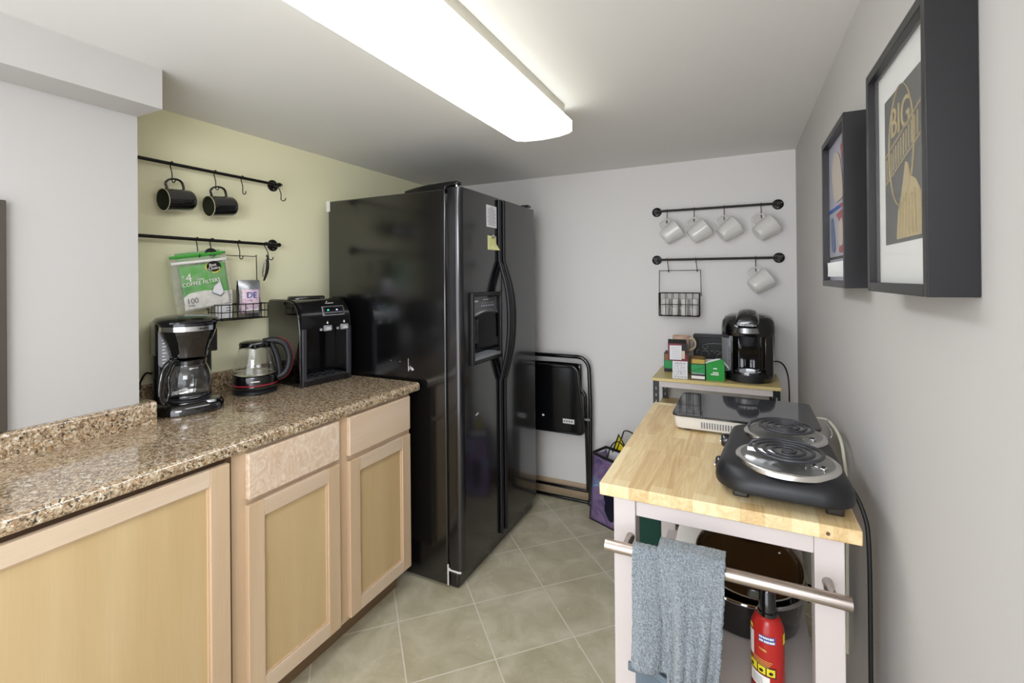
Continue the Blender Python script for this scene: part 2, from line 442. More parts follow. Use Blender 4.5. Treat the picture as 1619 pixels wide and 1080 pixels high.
def txt(name, s, size, m, parent, loc, xd, up=(0, 0, 1), ext=0.0004, align='CENTER', wrap=None, sx=1.0, shear=0.0, italic=0.0):
    cu = bpy.data.curves.new('lettering_curve', 'FONT'); cu.body = s; cu.size = size; cu.extrude = ext
    cu.align_x = align; cu.align_y = 'CENTER'; cu.resolution_u = 3; cu.shear = italic
    tmp = bpy.data.objects.new('lettering_source', cu); COL.objects.link(tmp)
    bpy.context.view_layer.update()
    me = bpy.data.meshes.new_from_object(tmp.evaluated_get(bpy.context.evaluated_depsgraph_get()))
    bpy.data.objects.remove(tmp); bpy.data.curves.remove(cu)
    X = Vector(xd).normalized(); U = Vector(up).normalized(); N = X.cross(U).normalized(); L = Vector(loc)
    for v in me.vertices:
        x, y, z = v.co.x*sx, v.co.y + v.co.x*sx*shear, v.co.z
        if wrap:   # wrap = (centre, radius): around a vertical can; loc gives the height and middle angle
            c, r, a0 = wrap
            a = a0 + x/r
            v.co = Vector((c[0]+(r+ext*0.5+z)*math.cos(a), c[1]+(r+ext*0.5+z)*math.sin(a), L.z+y))
        else:
            v.co = L + X*x + U*y + N*z
    me.materials.clear(); me.materials.append(M[m] if isinstance(m, str) else m); me.name = name
    o = bpy.data.objects.new(name, me); COL.objects.link(o)
    if parent is not None: o.parent = parent
    return o

# ================================================================ the setting
XR, YB, ZC, XL, XP, YP = 0.266, 2.83, 2.043, -1.99, -1.76, 0.828
YN = -0.9     # room left open from here, behind the camera, so world light fills it
struct('floor', B().box(XL-0.1, XR+0.1, YN, YB+0.1, -0.05, 0.0), 'floor')
struct('ceiling', B().box(XL-0.1, XR+0.1, YN, YB+0.1, ZC, ZC+0.05), 'ceiling')
struct('wall_back', B().box(XL-0.1, XR+0.1, YB, YB+0.1, 0, ZC), 'wall')
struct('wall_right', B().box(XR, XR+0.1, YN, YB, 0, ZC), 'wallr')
struct('wall_left', B().box(XL-0.1, XL, YP-0.1, YB, 0, ZC), 'yellow')
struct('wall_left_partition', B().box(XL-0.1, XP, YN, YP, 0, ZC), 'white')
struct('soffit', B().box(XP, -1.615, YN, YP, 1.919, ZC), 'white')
struct('baseboard_back', B().box(-1.9, XR, YB-0.011, YB, 0, 0.088), 'base', 0.002)
struct('trim_1', B().box(XP, XP+0.02, 0.40, 0.519, 0.99, 1.60), 'darktrim', 0.002)

# ================================================================ ceiling light
t = thing('ceiling_light', 'long lit fluorescent fixture with white wraparound diffuser on the ceiling', 'light', (-0.700, 1.110, ZC))
b = B(); b.box(-0.100, 0.106, -0.57, 0.575, -0.058, 0.0); b.box(-0.116, 0.116, -0.58, 0.59, -0.064, -0.058); bmesh.ops.remove_doubles(b.bm, verts=b.bm.verts[:], dist=1e-5); obj('fixture_pan', b, 'fixture', t, False, 0.003)
HWL = 0.124
bot = [(-HWL, -0.096), (-0.11, -0.103), (-0.07, -0.110), (0, -0.113), (0.07, -0.110), (0.11, -0.103), (HWL, -0.096)]
b = B()
b.loft([[(x, y, z) for x, z in bot] + [(x, y, z+0.003) for x, z in reversed(bot)] for y in (-0.585, 0.598)]); obj('diffuser', b, 'diffuser', t, True, 0, ang=50)
for s_ in (-1, 1):
    b = B(); b.box(s_*HWL-0.0015, s_*HWL+0.0015, -0.585, 0.598, -0.0955, -0.056); obj('diffuser_side', b, 'lensside', t, False)
pr2 = bot + [(HWL+0.001, -0.055), (-HWL-0.001, -0.055)]
M['endcap'] = emit('glowing_end_cap', 'f2f0e0', 0.85)
b = B(); b.prism(pr2, 'y', 0.598, 0.606); obj('end_cap', b, 'endcap', t, False)
b = B(); b.prism(pr2, 'y', -0.597, -0.585); obj('end_cap', b, 'endcap', t, False)
b = B(); b.loft([[(-HWL-0.002, -0.385+0.03*math.cos(a), -0.078+0.018*math.sin(a)) for a in [2*PI*k/20 for k in range(20)]], [(-HWL-0.010, -0.385+0.024*math.cos(a), -0.078+0.013*math.sin(a)) for a in [2*PI*k/20 for k in range(20)]]]); obj('diffuser_clip', b, 'lensside', t)

# ================================================================ worktop
YE = 1.712
t = thing('worktop', 'speckled brown granite-look laminate worktop along the wooden base cabinets', 'countertop', (-1.31, 0.85, 0.914))
def W0(b): b.T = Matrix.Translation((1.31, -0.85, -0.914)); return b
b = W0(B())
nose = [(-1.989, 0.878), (-1.335, 0.878), (-1.322, 0.877)] + arc(-1.318, 0.8865, 0.0095, -90, 0, 4) + arc(-1.3255, 0.897, 0.017, 0, 90, 8) + [(-1.989, 0.914)]
b.prism(nose, 'y', YP+0.001, YE)
nose2 = [(XP, 0.878)] + nose[1:-1] + [(XP, 0.914)]
b.prism(nose2, 'y', -0.35, YP+0.001)
obj('countertop', b, 'lam', t, True, 0, ang=45)
b = B()
cap = [(XP, 0.914), (-1.738, 0.914), (-1.738, 0.973)] + arc(-1.750, 0.974, 0.012, 0, 90, 6) + [(XP, 0.986)]
b.prism(cap, 'y', -0.35, 0.868)
b.box(-1.97, XP, YP, 0.868, 0.914, 0.986)
tag(obj('backsplash', b, 'lam', None, True, 0, ang=45), 'low granite-look backsplash with rounded end along the white wall', 'backsplash')
b = B()
cap = [(-1.99, 0.914), (-1.968, 0.914), (-1.968, 0.991)] + arc(-1.976, 0.991, 0.008, 0, 90, 4) + [(-1.99, 0.999)]
b.prism(cap, 'y', 0.869, YE); tag(obj('backsplash', b, 'lam', None, True, 0, ang=45), 'low granite-look backsplash along the yellow wall behind the kettle', 'backsplash')

# ================================================================ base cabinets
def shaker_door(parent, y0, y1, z0, z1, sw=0.052, rw=0.05, x0=-1.33, x1=-1.31, name='door'):
    ox = parent.location
    def T(): q = B(); q.T = Matrix.Translation((-ox[0], -ox[1], -ox[2])); return q
    b = T(); b.box(x0+0.002, x0+0.009, y0+sw-0.004, y1-sw+0.004, z0+rw-0.004, z1-rw+0.004); d = obj(name, b, 'panel', parent, False)
    b = T(); b.box(x0, x1, y0, y0+sw, z0, z1); b.box(x0, x1, y1-sw, y1, z0, z1)
    islands('stile', b, 'maple', d, smooth=False, bevel=0.0015)
    b = T(); b.box(x0, x1-0.0005, y0+sw, y1-sw, z1-rw, z1); b.box(x0, x1-0.0005, y0+sw, y1-sw, z0, z0+rw)
    islands('door_rail', b, 'mapley', d, smooth=False, bevel=0.0015)
    b = T()
    for a, c in ((y0+sw, y0+sw+0.005), (y1-sw-0.005, y1-sw)): b.box(x0+0.006, x1-0.006, a, c, z0+rw, z1-rw)
    for a, c in ((z0+rw, z0+rw+0.005), (z1-rw-0.005, z1-rw)): b.box(x0+0.006, x1-0.006, y0+sw+0.005, y1-sw-0.005, a, c)
    islands('bead', b, 'maple', d, smooth=False)
    return d
def loc(parent):
    q = B(); p = parent.location; q.T = Matrix.Translation((-p[0], -p[1], -p[2])); return q
t = thing('base_cabinet', 'light maple base cabinet with two drawers over two framed doors beside the black fridge', 'cabinet', (-1.65, 1.255, 0))
b = loc(t)
b.box(-1.97, -1.335, 0.862, 1.652, 0.11, 0.8755)
obj('carcass', b, 'maple', t, False)
b = loc(t)
for y0, y1 in ((0.853, 0.905), (1.232, 1.302), (1.63, 1.66)): b.box(-1.345, -1.329, y0, y1, 0.108, 0.8755)
islands('face_frame_stile', b, 'maple', t, smooth=False, bevel=0.001)
b = loc(t)
for z0, z1 in ((0.108, 0.15), (0.695, 0.74), (0.85, 0.8755)):
    for y0, y1 in ((0.905, 1.232), (1.302, 1.63)): b.box(-1.345, -1.33, y0, y1, z0, z1)
islands('face_frame_rail', b, 'mapley', t, smooth=False, bevel=0.001)
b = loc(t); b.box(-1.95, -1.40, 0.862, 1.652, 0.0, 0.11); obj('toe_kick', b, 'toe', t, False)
shaker_door(t, 1.292, 1.645, 0.122, 0.703)
shaker_door(t, 0.893, 1.243, 0.122, 0.714)
b = loc(t); b.box(-1.329, -1.31, 1.292, 1.645, 0.724, 0.868); obj('drawer_front', b, 'drawer', t, False, 0.0025)
b = loc(t); b.box(-1.329, -1.31, 0.895, 1.243, 0.731, 0.868); o = obj('drawer_front', b, 'figured', t, False, 0.0025)
o['label'] = 'drawer front in swirling figured maple'
t = thing('base_cabinet', 'light maple base cabinet with one very wide framed door under the worktop', 'cabinet', (-1.65, 0.54, 0))
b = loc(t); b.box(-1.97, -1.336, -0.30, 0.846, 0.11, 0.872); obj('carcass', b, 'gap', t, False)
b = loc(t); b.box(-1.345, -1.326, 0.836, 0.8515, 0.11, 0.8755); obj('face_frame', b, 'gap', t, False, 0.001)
b = loc(t); b.box(-1.345, -1.329, -0.30, 0.23, 0.11, 0.8755); obj('filler_panel', b, 'maple', t, False)
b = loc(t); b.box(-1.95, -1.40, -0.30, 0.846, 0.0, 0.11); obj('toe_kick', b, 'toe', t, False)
shaker_door(t, 0.24, 0.838, 0.122, 0.862, 0.054, 0.046)

# ================================================================ refrigerator
FX0, FX1, FY0, FY1, FZ = -1.905, -1.185, 1.742, 2.585, 1.787
DX0, DX1, SEAM = -1.172, -1.105, 2.128
t = thing('refrigerator', 'tall black side-by-side fridge with water dispenser beside the worktop', 'refrigerator', (-1.5, 2.16, 0))
b = loc(t); b.box(FX0, FX1, FY0, FY1, 0.012, FZ); obj('body', b, 'fridgeside', t, True, 0.006)
b = loc(t); b.box(FX0+0.05, FX1+0.05, FY0+0.012, FY1-0.012, 0.0, 0.075); obj('base_grille', b, 'black', t, True, 0.012, 3)
b = loc(t); b.box(FX0-0.012, FX0+0.014, FY0-0.001, FY1, FZ-0.052, FZ+0.001); obj('rear_strip', b, 'whiteplastic', t, False)
b = loc(t); b.box(FX1, DX0, FY0+0.012, FY1-0.012, 0.1, FZ-0.02); obj('door_gasket', b, 'gloss', t, False)
def door_prof(y0, y1, ra, rb):
    return [(DX0, y0)] + [(x, y) for x, y in arc(DX1-ra, y0+ra, ra, -90, 0, 7)] + [(x, y) for x, y in arc(DX1-rb, y1-rb, rb, 0, 90, 7)] + [(DX0, y1)]
# dispenser door: built round the dispenser opening
dy0, dy1, dz0, dz1 = 1.840, 2.098, 1.005, 1.298
b = loc(t)
prf = door_prof(FY0+0.002, SEAM-0.004, 0.028, 0.008)
b.prism(prf, 'z', 0.085, dz0); b.prism(prf, 'z', dz1, FZ+0.004)
b.prism([(DX0, FY0+0.002)] + arc(DX1-0.028, FY0+0.03, 0.028, -90, 0, 7) + [(DX1, dy0), (DX0, dy0)], 'z', dz0, dz1)
b.prism([(DX0, dy1), (DX1, dy1)] + arc(DX1-0.008, SEAM-0.012, 0.008, 0, 90, 4) + [(DX0, SEAM-0.004)], 'z', dz0, dz1)
bmesh.ops.remove_doubles(b.bm, verts=b.bm.verts[:], dist=0.0002)
dl = obj('freezer_door', b, 'fridge', t, True, 0, ang=30)
b = loc(t); b.prism(door_prof(SEAM+0.006, FY1-0.002, 0.008, 0.028), 'z', 0.085, FZ+0.004)
dr = obj('fridge_door', b, 'fridge', t, True, 0, ang=30)
# dispenser
b = loc(t)
fr = 0.02
for q in ((dy0-fr, dy0, dz0-fr, dz1+fr), (dy1, dy1+fr*0.8, dz0-fr, dz1+fr), (dy0, dy1, dz1, dz1+fr), (dy0, dy1, dz0-fr, dz0)):
    b.box(DX1-0.004, DX1+0.016, *q)
obj('dispenser_frame', b, 'blacksatin', dl, True, 0.006, 3)
b = loc(t)
b.box(DX0-0.01, DX0+0.006, dy0, dy1, dz0, dz1); b.box(DX0, DX1, dy0-0.001, dy0+0.004, dz0, dz1); b.box(DX0, DX1, dy1-0.004, dy1+0.001, dz0, dz1)
b.box(DX0, DX1, dy0, dy1, dz1-0.004, dz1)
obj('dispenser_recess', b, 'gloss', dl, False)
b = loc(t)
pz = [(dy0+0.005, 1.198)] + [(dy0+0.005+(dy1-dy0-0.01)*k/10, 1.198+0.014*math.sin(PI*k/10)+0.012*k/10) for k in range(1, 11)] + [(dy1-0.005, dz1-0.004), (dy0+0.005, dz1-0.004)]
b.prism(pz, 'x', DX0+0.02, DX1-0.006)
cp = obj('control_panel', b, 'panelgrey', dl, False, 0.002)
b = loc(t)
for k in range(11):
    pass
b.grid(lambda u, v: (DX1-0.004, dy0+0.006+(dy1-dy0-0.012)*u, 1.198+0.014*math.sin(PI*u)+0.012*u + 0.016*v), 10, 1)
obj('panel_lip', b, 'silver', dl, True, solid=0.004)
b = loc(t)
b.box(DX1-0.006, DX1-0.005, dy0+0.022, dy0+0.062, 1.272, 1.280)
b.box(DX1-0.006, DX1-0.005, dy0+0.11, dy0+0.165, 1.280, 1.2835)
for k in range(6): b.box(DX1-0.006, DX1-0.005, dy0+0.095+0.022*k, dy0+0.105+0.022*k, 1.250, 1.2535)
for k in range(5): b.box(DX1-0.006, DX1-0.005, dy0+0.105+0.025*k, dy0+0.109+0.025*k, 1.264, 1.2665)
islands('panel_marking', b, 'paper', dl, smooth=False)
b = loc(t)
b.tube([(DX0+0.05, dy0+0.06, 1.19), (DX0+0.028, dy0+0.09, 1.13), (DX0+0.02, dy0+0.095, 1.10)], 0.014, 10)
b.box(DX0+0.012, DX0+0.028, dy0+0.055, dy0+0.125, 1.07, 1.15)
obj('dispenser_paddle', b, 'darkgrey', dl, True, 0.003)
b = loc(t)
b.box(DX0+0.006, DX1+0.012, dy0, dy1, dz0-0.002, dz0+0.010)
for k in range(6): b.box(DX0+0.012+0.009*k, DX0+0.016+0.009*k, dy0+0.01, dy1-0.01, dz0+0.010, dz0+0.014)
obj('drip_tray', b, 'grey', dl, False, 0.001)
# full height handle strips that bow out into grips
for dd, yc, s in ((dl, SEAM-0.024, -1), (dr, SEAM+0.026, 1)):
    b = loc(t)
    zz = [0.09, 0.4, 0.84, 0.87, 0.93, 1.02, 1.10, 1.18, 1.26, 1.34, 1.41, 1.46, 1.49, 1.7, FZ-0.005]
    off = [0.006, 0.006, 0.006, 0.010, 0.026, 0.048, 0.058, 0.061, 0.058, 0.046, 0.026, 0.011, 0.006, 0.006, 0.006]
    pts = smooth_path([(DX1+o_, yc, z_) for z_, o_ in zip(zz, off)], 4)
    rings = []
    for p in pts:
        bow = max(0, (p.x-DX1-0.006)/0.055); w = 0.011+0.006*bow; d = 0.009+0.004*bow
        rings.append([(p.x+d*math.cos(a), p.y+w*math.sin(a), p.z) for a in [2*PI*k/12 for k in range(12)]])
    b.loft(rings)
    obj('handle', b, 'blacksatin', dd, True, ang=60)
b = loc(t)
hp = [(-1.42, FZ), (-1.42, FZ+0.012), (-1.36, FZ+0.022), (-1.28, FZ+0.030), (-1.16, FZ+0.034), (-1.128, FZ+0.033), (-1.125, FZ+0.02), (-1.16, FZ+0.014), (-1.19, FZ+0.010), (-1.19, FZ)]
b.prism(hp, 'y', FY0+0.012, FY0+0.052); obj('hinge_cover', b, 'black', t, True, 0.003)
b = loc(t); b.prism(hp, 'y', FY1-0.052, FY1-0.012); obj('hinge_cover', b, 'black', t, True, 0.003)
b = loc(t); b.cyl((-1.14, FY0+0.03, FZ+0.004), (-1.14, FY0+0.03, FZ+0.02), 0.006); b.cyl((-1.14, FY1-0.03, FZ+0.004), (-1.14, FY1-0.03, FZ+0.02), 0.006)
islands('hinge_pin', b, 'silver', t)
b = loc(t); b.box(FX1-0.003, FX1+0.004, FY0+0.0, FY0+0.006, 0.012, 0.105); b.box(FX1, DX1-0.012, FY0+0.0, FY0+0.012, 0.078, 0.086)
obj('lower_hinge', b, 'whiteplastic', t, True, 0.002)
b = loc(t)
for q in ((-1.3965, -1.3945, 0.952, 1.012), (-1.3925, -1.390, 0.958, 0.975), (-1.384, -1.381, 0.962, 0.978), (-1.377, -1.370, 0.958, 0.972), (-1.368, -1.364, 0.960, 0.966), (-1.446, -1.443, 0.993, 0.996), (-1.50, -1.497, 0.995, 0.998)):
    b.box(q[0], q[1], FY0-0.0006, FY0+0.001, q[2], q[3])
islands('paint_chip', b, 'paper', t, smooth=False)
b = loc(t); b.box(DX1-0.001, DX1+0.0006, 1.862, 1.884, 0.748, 0.752); b.box(DX1-0.001, DX1+0.0006, 1.872, 1.89, 0.753, 0.756); islands('paint_chip', b, 'paper', t, smooth=False)
# notes on the door
t = thing('note', 'small white sheet of fine print stuck high on the fridge door', 'note', (DX1, 2.032, 1.69))
b = B(); b.box(0.0004, 0.0012, -0.052, 0.052, -0.054, 0.054); obj('paper', b, 'paper', t, False)
b = B()
for k in range(14):
    w = (0.012, 0.026)[k > 0] if k < 2 else 0.043 - 0.012*((k*7) % 3 == 0)
    b.box(0.0012, 0.0015, -w, w*0.95, 0.043-0.0066*k, 0.045-0.0066*k)
obj('fine_print', b, 'ink', t, False)
t = thing('sticky_note', 'pale yellow sticky note with curled corner held by a magnet on the fridge', 'note', (DX1, 2.035, 1.56))
b = B(); b.grid(lambda u, v: (0.001 + 0.03*max(0, u-0.35)*max(0, 0.6-v)**1.5*2.2, -0.045+0.09*u + 0.012*max(0, 0.5-v)*u, 0.034-0.07*(1-v)), 12, 12)
obj('paper', b, 'sticky', t, True, solid=0.0004)
b = B()
for k in range(3): b.box(0.0013, 0.0016, -0.022, 0.02, -0.001-0.008*k, 0.0-0.008*k)
obj('handwriting', b, 'ink', t, False)
t = thing('magnet', 'round silver magnet pinning the yellow sticky note to the fridge', 'magnet', (DX1, 2.04, 1.593))
b = B(); b.T = Matrix.Rotation(PI/2, 4, 'Y'); b.lathe([(0, 0.0015), (0.011, 0.0015), (0.011, 0.006), (0.008, 0.009), (0, 0.009)], 20); obj('disc', b, 'silver', t)
b = B(); b.T = Matrix.Rotation(PI/2, 4, 'Y'); b.lathe([(0, 0.009), (0.0035, 0.009), (0.003, 0.013), (0, 0.0135)], 14); obj('stud', b, 'chrome', t)

# ================================================================ wall rails, hooks, mugs
def rail(name, label, p0, p1, wall_n, m='iron', rr=0.0065, off=0.04, groups=None):
    p0, p1, n = Vector(p0), Vector(p1), Vector(wall_n)      # points on the wall at the two mounts
    t = thing(name, label, 'rail', (p0+p1)/2, 0, groups)
    c = (p0+p1)/2; d = (p1-p0).normalized()
    b = B(); b.tube([p0-c+n*off-d*0.012, p1-c+n*off+d*0.012], rr, 12); obj('bar', b, m, t)
    for p in (p0, p1):
        b = B(); q = p-c
        b.tube([q+n*0.0, q+n*0.004, q+n*0.007, q+n*0.0075], [0.027, 0.027, 0.022, 0.012], 24)
        b.tube([q+n*0.006, q+n*(off+0.009)], 0.0095, 14)
        mt = obj('wall_mount', b, m, t)
        b = B(); u = d; w = n.cross(d)
        for a in range(3):
            e = q+n*0.0068+(u*math.cos(a*2.1+0.5)+w*math.sin(a*2.1+0.5))*0.018
            b.tube([e, e+n*0.002], 0.003, 8)
        islands('screw', b, 'grey', mt)
    return t
rail('wall_rail', 'upper black rail with black mugs on the yellow wall', (XL, 0.86, 1.832), (XL, 1.488, 1.832), (1, 0, 0), off=0.04)
rail('wall_rail', 'lower black rail over the coffee maker on the yellow wall', (XL, 0.86, 1.549), (XL, 1.485, 1.549), (1, 0, 0), off=0.04)
rail('wall_rail', 'upper black rail holding four white mugs on the grey wall', (-0.434, YB, 1.762), (0.184, YB, 1.761), (0, -1, 0), off=0.04)
rail('wall_rail', 'lower black rail holding a wire basket and one mug on the grey wall', (-0.436, YB, 1.482), (0.186, YB, 1.479), (0, -1, 0), off=0.04)
def hook_bm(dy=0.0, L=0.062):
    # S hook: local x along the wall normal (out), y along the rail, z up; the origin is the rail's centre
    b = B(); pts = []
    for k in range(9):
        a = R(-20 + 200*k/8); pts.append((0.0085*math.cos(a), 0, 0.0085*math.sin(a)))
    pts = pts[::1]
    pts += [(-0.0085, dy*0.1, -0.010), (0.002, dy*0.7, -L*0.6)]
    for k in range(8):
        a = R(180 + 190*k/7); pts.append((0.013+0.011*math.cos(a), dy, -L+0.011*math.sin(a)))
    b.tube(smooth_path(pts, 2), 0.0021, 6); return b
hook0 = obj('hook', hook_bm(), 'hookm'); hook0.hide_render = False
_used = []
def hook(pos, rz, label, group, roll=0.0):
    o = hook0 if not _used else hook0.copy()
    if _used: COL.objects.link(o)
    _used.append(1)
    o.location = pos; o.rotation_euler = (roll, 0, rz); tag(o, label, 'hook', group); return o
RX = XL+0.04
hook((RX, 1.030, 1.832), 0, 'black S-hook carrying the black mug next to the white wall', 'hooks on the yellow wall')
hook((RX, 1.195, 1.832), 0, 'black S-hook carrying the second black mug from the white wall', 'hooks on the yellow wall')
hook((RX, 1.312, 1.832), 0, 'empty S-hook between the second black mug and the rail end', 'hooks on the yellow wall')
hook((RX, 1.500, 1.832), R(25), 'empty S-hook at the very end of the upper rail on the yellow wall', 'hooks on the yellow wall')
hook((RX, 1.122, 1.549), R(-10), 'long S-hook piercing the top of the front green filter bag', 'hooks on the yellow wall')
hook((RX, 1.180, 1.549), R(15), 'S-hook holding the rear green bag behind the front filter bag', 'hooks on the yellow wall', R(-12))
hook((RX, 1.296, 1.549), 0, 'S-hook holding the wire basket on the yellow wall', 'hooks on the yellow wall')
hook((RX, 1.424, 1.549), R(20), 'S-hook holding the folded corkscrew', 'hooks on the yellow wall', R(12))
RY = YB-0.04
G2 = 'hooks on the grey wall'
hook((-0.372, RY, 1.762), -PI/2, 'S-hook of the first white mug from the fridge on the upper rail', G2)
hook((-0.227, RY, 1.762), -PI/2, 'S-hook of the second white mug from the fridge on the upper rail', G2)
hook((-0.074, RY, 1.762), -PI/2, 'S-hook of the third white mug from the fridge on the upper rail', G2)
hook((0.104, RY, 1.762), -PI/2, 'S-hook of the white mug nearest the room corner on the upper rail', G2)
hook((-0.374, RY, 1.482), -PI/2, 'S-hook at the basket corner closer to the fridge', G2, R(8))
hook((-0.222, RY, 1.482), -PI/2, 'S-hook at the basket corner closer to the pod coffee maker', G2, R(8))
hook((0.076, RY, 1.481), -PI/2, 'S-hook of the single white mug on the lower rail', G2)

def mug(name, label, m_out, m_in, rim, r, L, taper, hz, group):
    # axis along local x (mouth at -x), handle towards +z
    t = thing(name, label, 'mug', (0, 0, 0), 0, group)
    Tm = Matrix.Rotation(-PI/2, 4, 'Y')         # z -> -x
    b = B(); b.T = Tm
    b.lathe([(0, -L/2), (r*taper*0.86, -L/2), (r*taper*0.95, -L/2+0.004), (r*taper, -L/2+0.012)] + [(r*(taper+(1-taper)*k/6), -L/2+0.012+(L-0.016)*k/6) for k in range(1, 7)] + [(r, L/2-0.001)], 36)
    obj('mug_body', b, m_out, t)
    b = B(); b.T = Tm
    b.lathe([(r-0.0035, L/2-0.001), (r*taper-0.004, -L/2+0.014), (r*taper*0.8, -L/2+0.007), (0, -L/2+0.006)], 36); obj('inside', b, m_in, t)
    b = B(); b.T = Tm
    b.lathe([(r, L/2-0.002), (r-0.0005, L/2), (r-0.003, L/2), (r-0.0036, L/2-0.002)], 36); obj('rim', b, rim, t)
    b = B()
    hp = smooth_path([(-L*0.30, 0, r*0.97), (-L*0.33, 0, r+hz*0.55), (-L*0.18, 0, r+hz*0.95), (L*0.06, 0, r+hz), (L*0.24, 0, r+hz*0.7), (L*0.28, 0, r*taper*0.95)], 5)
    b.tube(hp, 0.0058, 10, ry=0.0042); obj('handle', b, m_out, t)
    return t
gm = 'black mugs on the yellow wall'
m1 = mug('mug', 'black glazed mug hanging on its side next to the white wall', 'mugblack', 'mugin', 'rimtan', 0.043, 0.104, 0.97, 0.036, gm)
m1.location = (RX+0.016, 1.040, 1.693); m1.rotation_euler = (0, R(-6), R(93))
m2 = dup(m1, (RX+0.016, 1.207, 1.692), (0, R(-7), R(91)), 'black glazed mug hanging second from the white wall')
gw = 'white mugs on the grey wall'
w1 = mug('mug', 'white mug hanging first from the fridge on the upper rail', 'mugwhite', 'mugwhite', 'mugwhite', 0.054, 0.10, 0.80, 0.030, gw)
def white_mug(o, x, z, rz):
    o.location = (x, RY-0.012, z); o.rotation_euler = (0, R(35), PI+R(rz))
white_mug(w1, -0.350, 1.632, 10)
for x, z, rz, lb in ((-0.203, 1.631, 12, 'white mug hanging second from the fridge on the upper rail'), (-0.052, 1.632, 14, 'white mug hanging third from the fridge on the upper rail'),
                 (0.122, 1.630, 14, 'white mug on the upper rail nearest the room corner'), (0.096, 1.350, 14, 'white mug hanging alone on the lower rail above the pod coffee maker')):
    white_mug(dup(w1, label=lb), x, z, rz)

# ================================================================ wire baskets
def wire_basket(label, loc_, rz, w, d, h, hh, nx, m='hookm'):
    # local: x along the wall, y out of the wall is -y, z=0 basket floor
    t = thing('wire_basket', label, 'basket', loc_, rz)
    b = B(); r = 0.002
    def loop(pts): b.tube(pts+[pts[0]], r, 6)
    for z in (0, h): b.tube([(-w/2, 0, z), (w/2, 0, z), (w/2, -d, z), (-w/2, -d, z)], r*1.15, 6, closed=True)
    b.tube([(-w/2, -d, h*0.5), (w/2, -d, h*0.5)], r, 6); b.tube([(-w/2, 0, h*0.5), (-w/2, -d, h*0.5)], r, 6); b.tube([(w/2, 0, h*0.5), (w/2, -d, h*0.5)], r, 6)
    for k in range(nx+1):
        x = -w/2+w*k/nx
        b.tube([(x, 0, h), (x, 0, 0), (x, -d, 0), (x, -d, h if k in (0, nx) else h)], r*0.8, 6)
    for k in range(1, 4): 
        y = -d*k/4
        b.tube([(-w/2, y, h), (-w/2, y, 0), (w/2, y, 0), (w/2, y, h)], r*0.8, 6)
    obj('cage', b, m, t)
    b = B()
    b.tube(smooth_path([(-w/2-0.006, -0.004, h-0.012), (-w/2-0.006, -0.004, h+0.02), (-w/2-0.004, -0.004, hh-0.008), (-w/2+0.006, -0.004, hh), (0, -0.004, hh), (w/2-0.006, -0.004, hh), (w/2+0.004, -0.004, hh-0.008), (w/2+0.006, -0.004, h+0.02), (w/2+0.006, -0.004, h-0.012)], 3), r, 6)
    for s_ in (-1, 1): b.tube([(s_*(w/2+0.006), -0.004+0.006*math.cos(a), h-0.012+0.006*math.sin(a)) for a in [2*PI*k/10 for k in range(10)]], r*0.9, 6, closed=True)
    obj('hanger', b, m, t)
    return t
wire_basket('black wire basket of white coffee pods hanging on the grey wall', (-0.307, YB-0.035, 1.165), 0, 0.212, 0.065, 0.128, 0.254, 6)
wire_basket('black wire basket hanging behind the green filter bags on the yellow wall', (XL+0.036, 1.268, 1.222), PI/2, 0.205, 0.085, 0.062, 0.268, 6)
# pods in the basket
t = thing('coffee_pod', '', 'coffee pod', (0, 0, 0), 0, 'coffee pods in the basket')
b = B(); b.lathe([(0, 0), (0.0165, 0), (0.0175, 0.002), (0.0215, 0.042), (0.0245, 0.043), (0.0245, 0.0455), (0.022, 0.0455), (0, 0.0455)], 24); obj('cup', b, 'mugwhite', t)
b = B(); b.lathe([(0, 0.0457), (0.0225, 0.0457), (0.0225, 0.0462), (0, 0.0462)], 24); obj('foil_lid', b, 'matboard', t)
first = True
names = ['closest to the fridge', 'second from the fridge', 'third from the fridge', 'closest to the room corner']
for row, rn in ((0, 'lower'), (1, 'upper')):
    for k in range(4):
        o = t if first else dup(t); first = False
        o.location = (-0.307-0.0765+0.051*k+(0.002 if row else 0), YB-0.067, 1.168+0.0468*row)
        o['label'] = 'white coffee pod in the %s layer of the basket, %s' % (rn, names[k])

# ================================================================ things on the worktop
CT = 0.914
# ---- coffee maker
CMR = R(72)
t = thing('coffee_maker', 'black drip coffee maker on the worktop with glass carafe next to the white wall', 'coffee maker', (-1.830, 1.014, CT), CMR)
def ell(rx, ry, z, n=40, cx=0, cy=0, p=2.6):
    out = []
    for k in range(n):
        a = 2*PI*k/n; c, s_ = math.cos(a), math.sin(a)
        out.append((cx+rx*math.copysign(abs(c)**(2/p), c), cy+ry*math.copysign(abs(s_)**(2/p), s_), z))
    return out
b = B(); b.loft([ell(0.104, 0.118, 0.0), ell(0.110, 0.124, 0.004), ell(0.110, 0.124, 0.022), ell(0.102, 0.114, 0.036), ell(0.094, 0.104, 0.040)])
obj('base', b, 'gloss', t, ang=50)
b = B(); b.lathe([(0, 0.0405), (0.066, 0.0405), (0.07, 0.042), (0.07, 0.044), (0, 0.045)], 36, (0, -0.02, 0)); obj('warming_plate', b, 'darkgrey', t)
b = B(); b.prism(rrect(-0.092, 0.092, 0.045, 0.112, 0.02), 'z', 0.035, 0.315); obj('water_tank', b, 'black', t, ang=50)
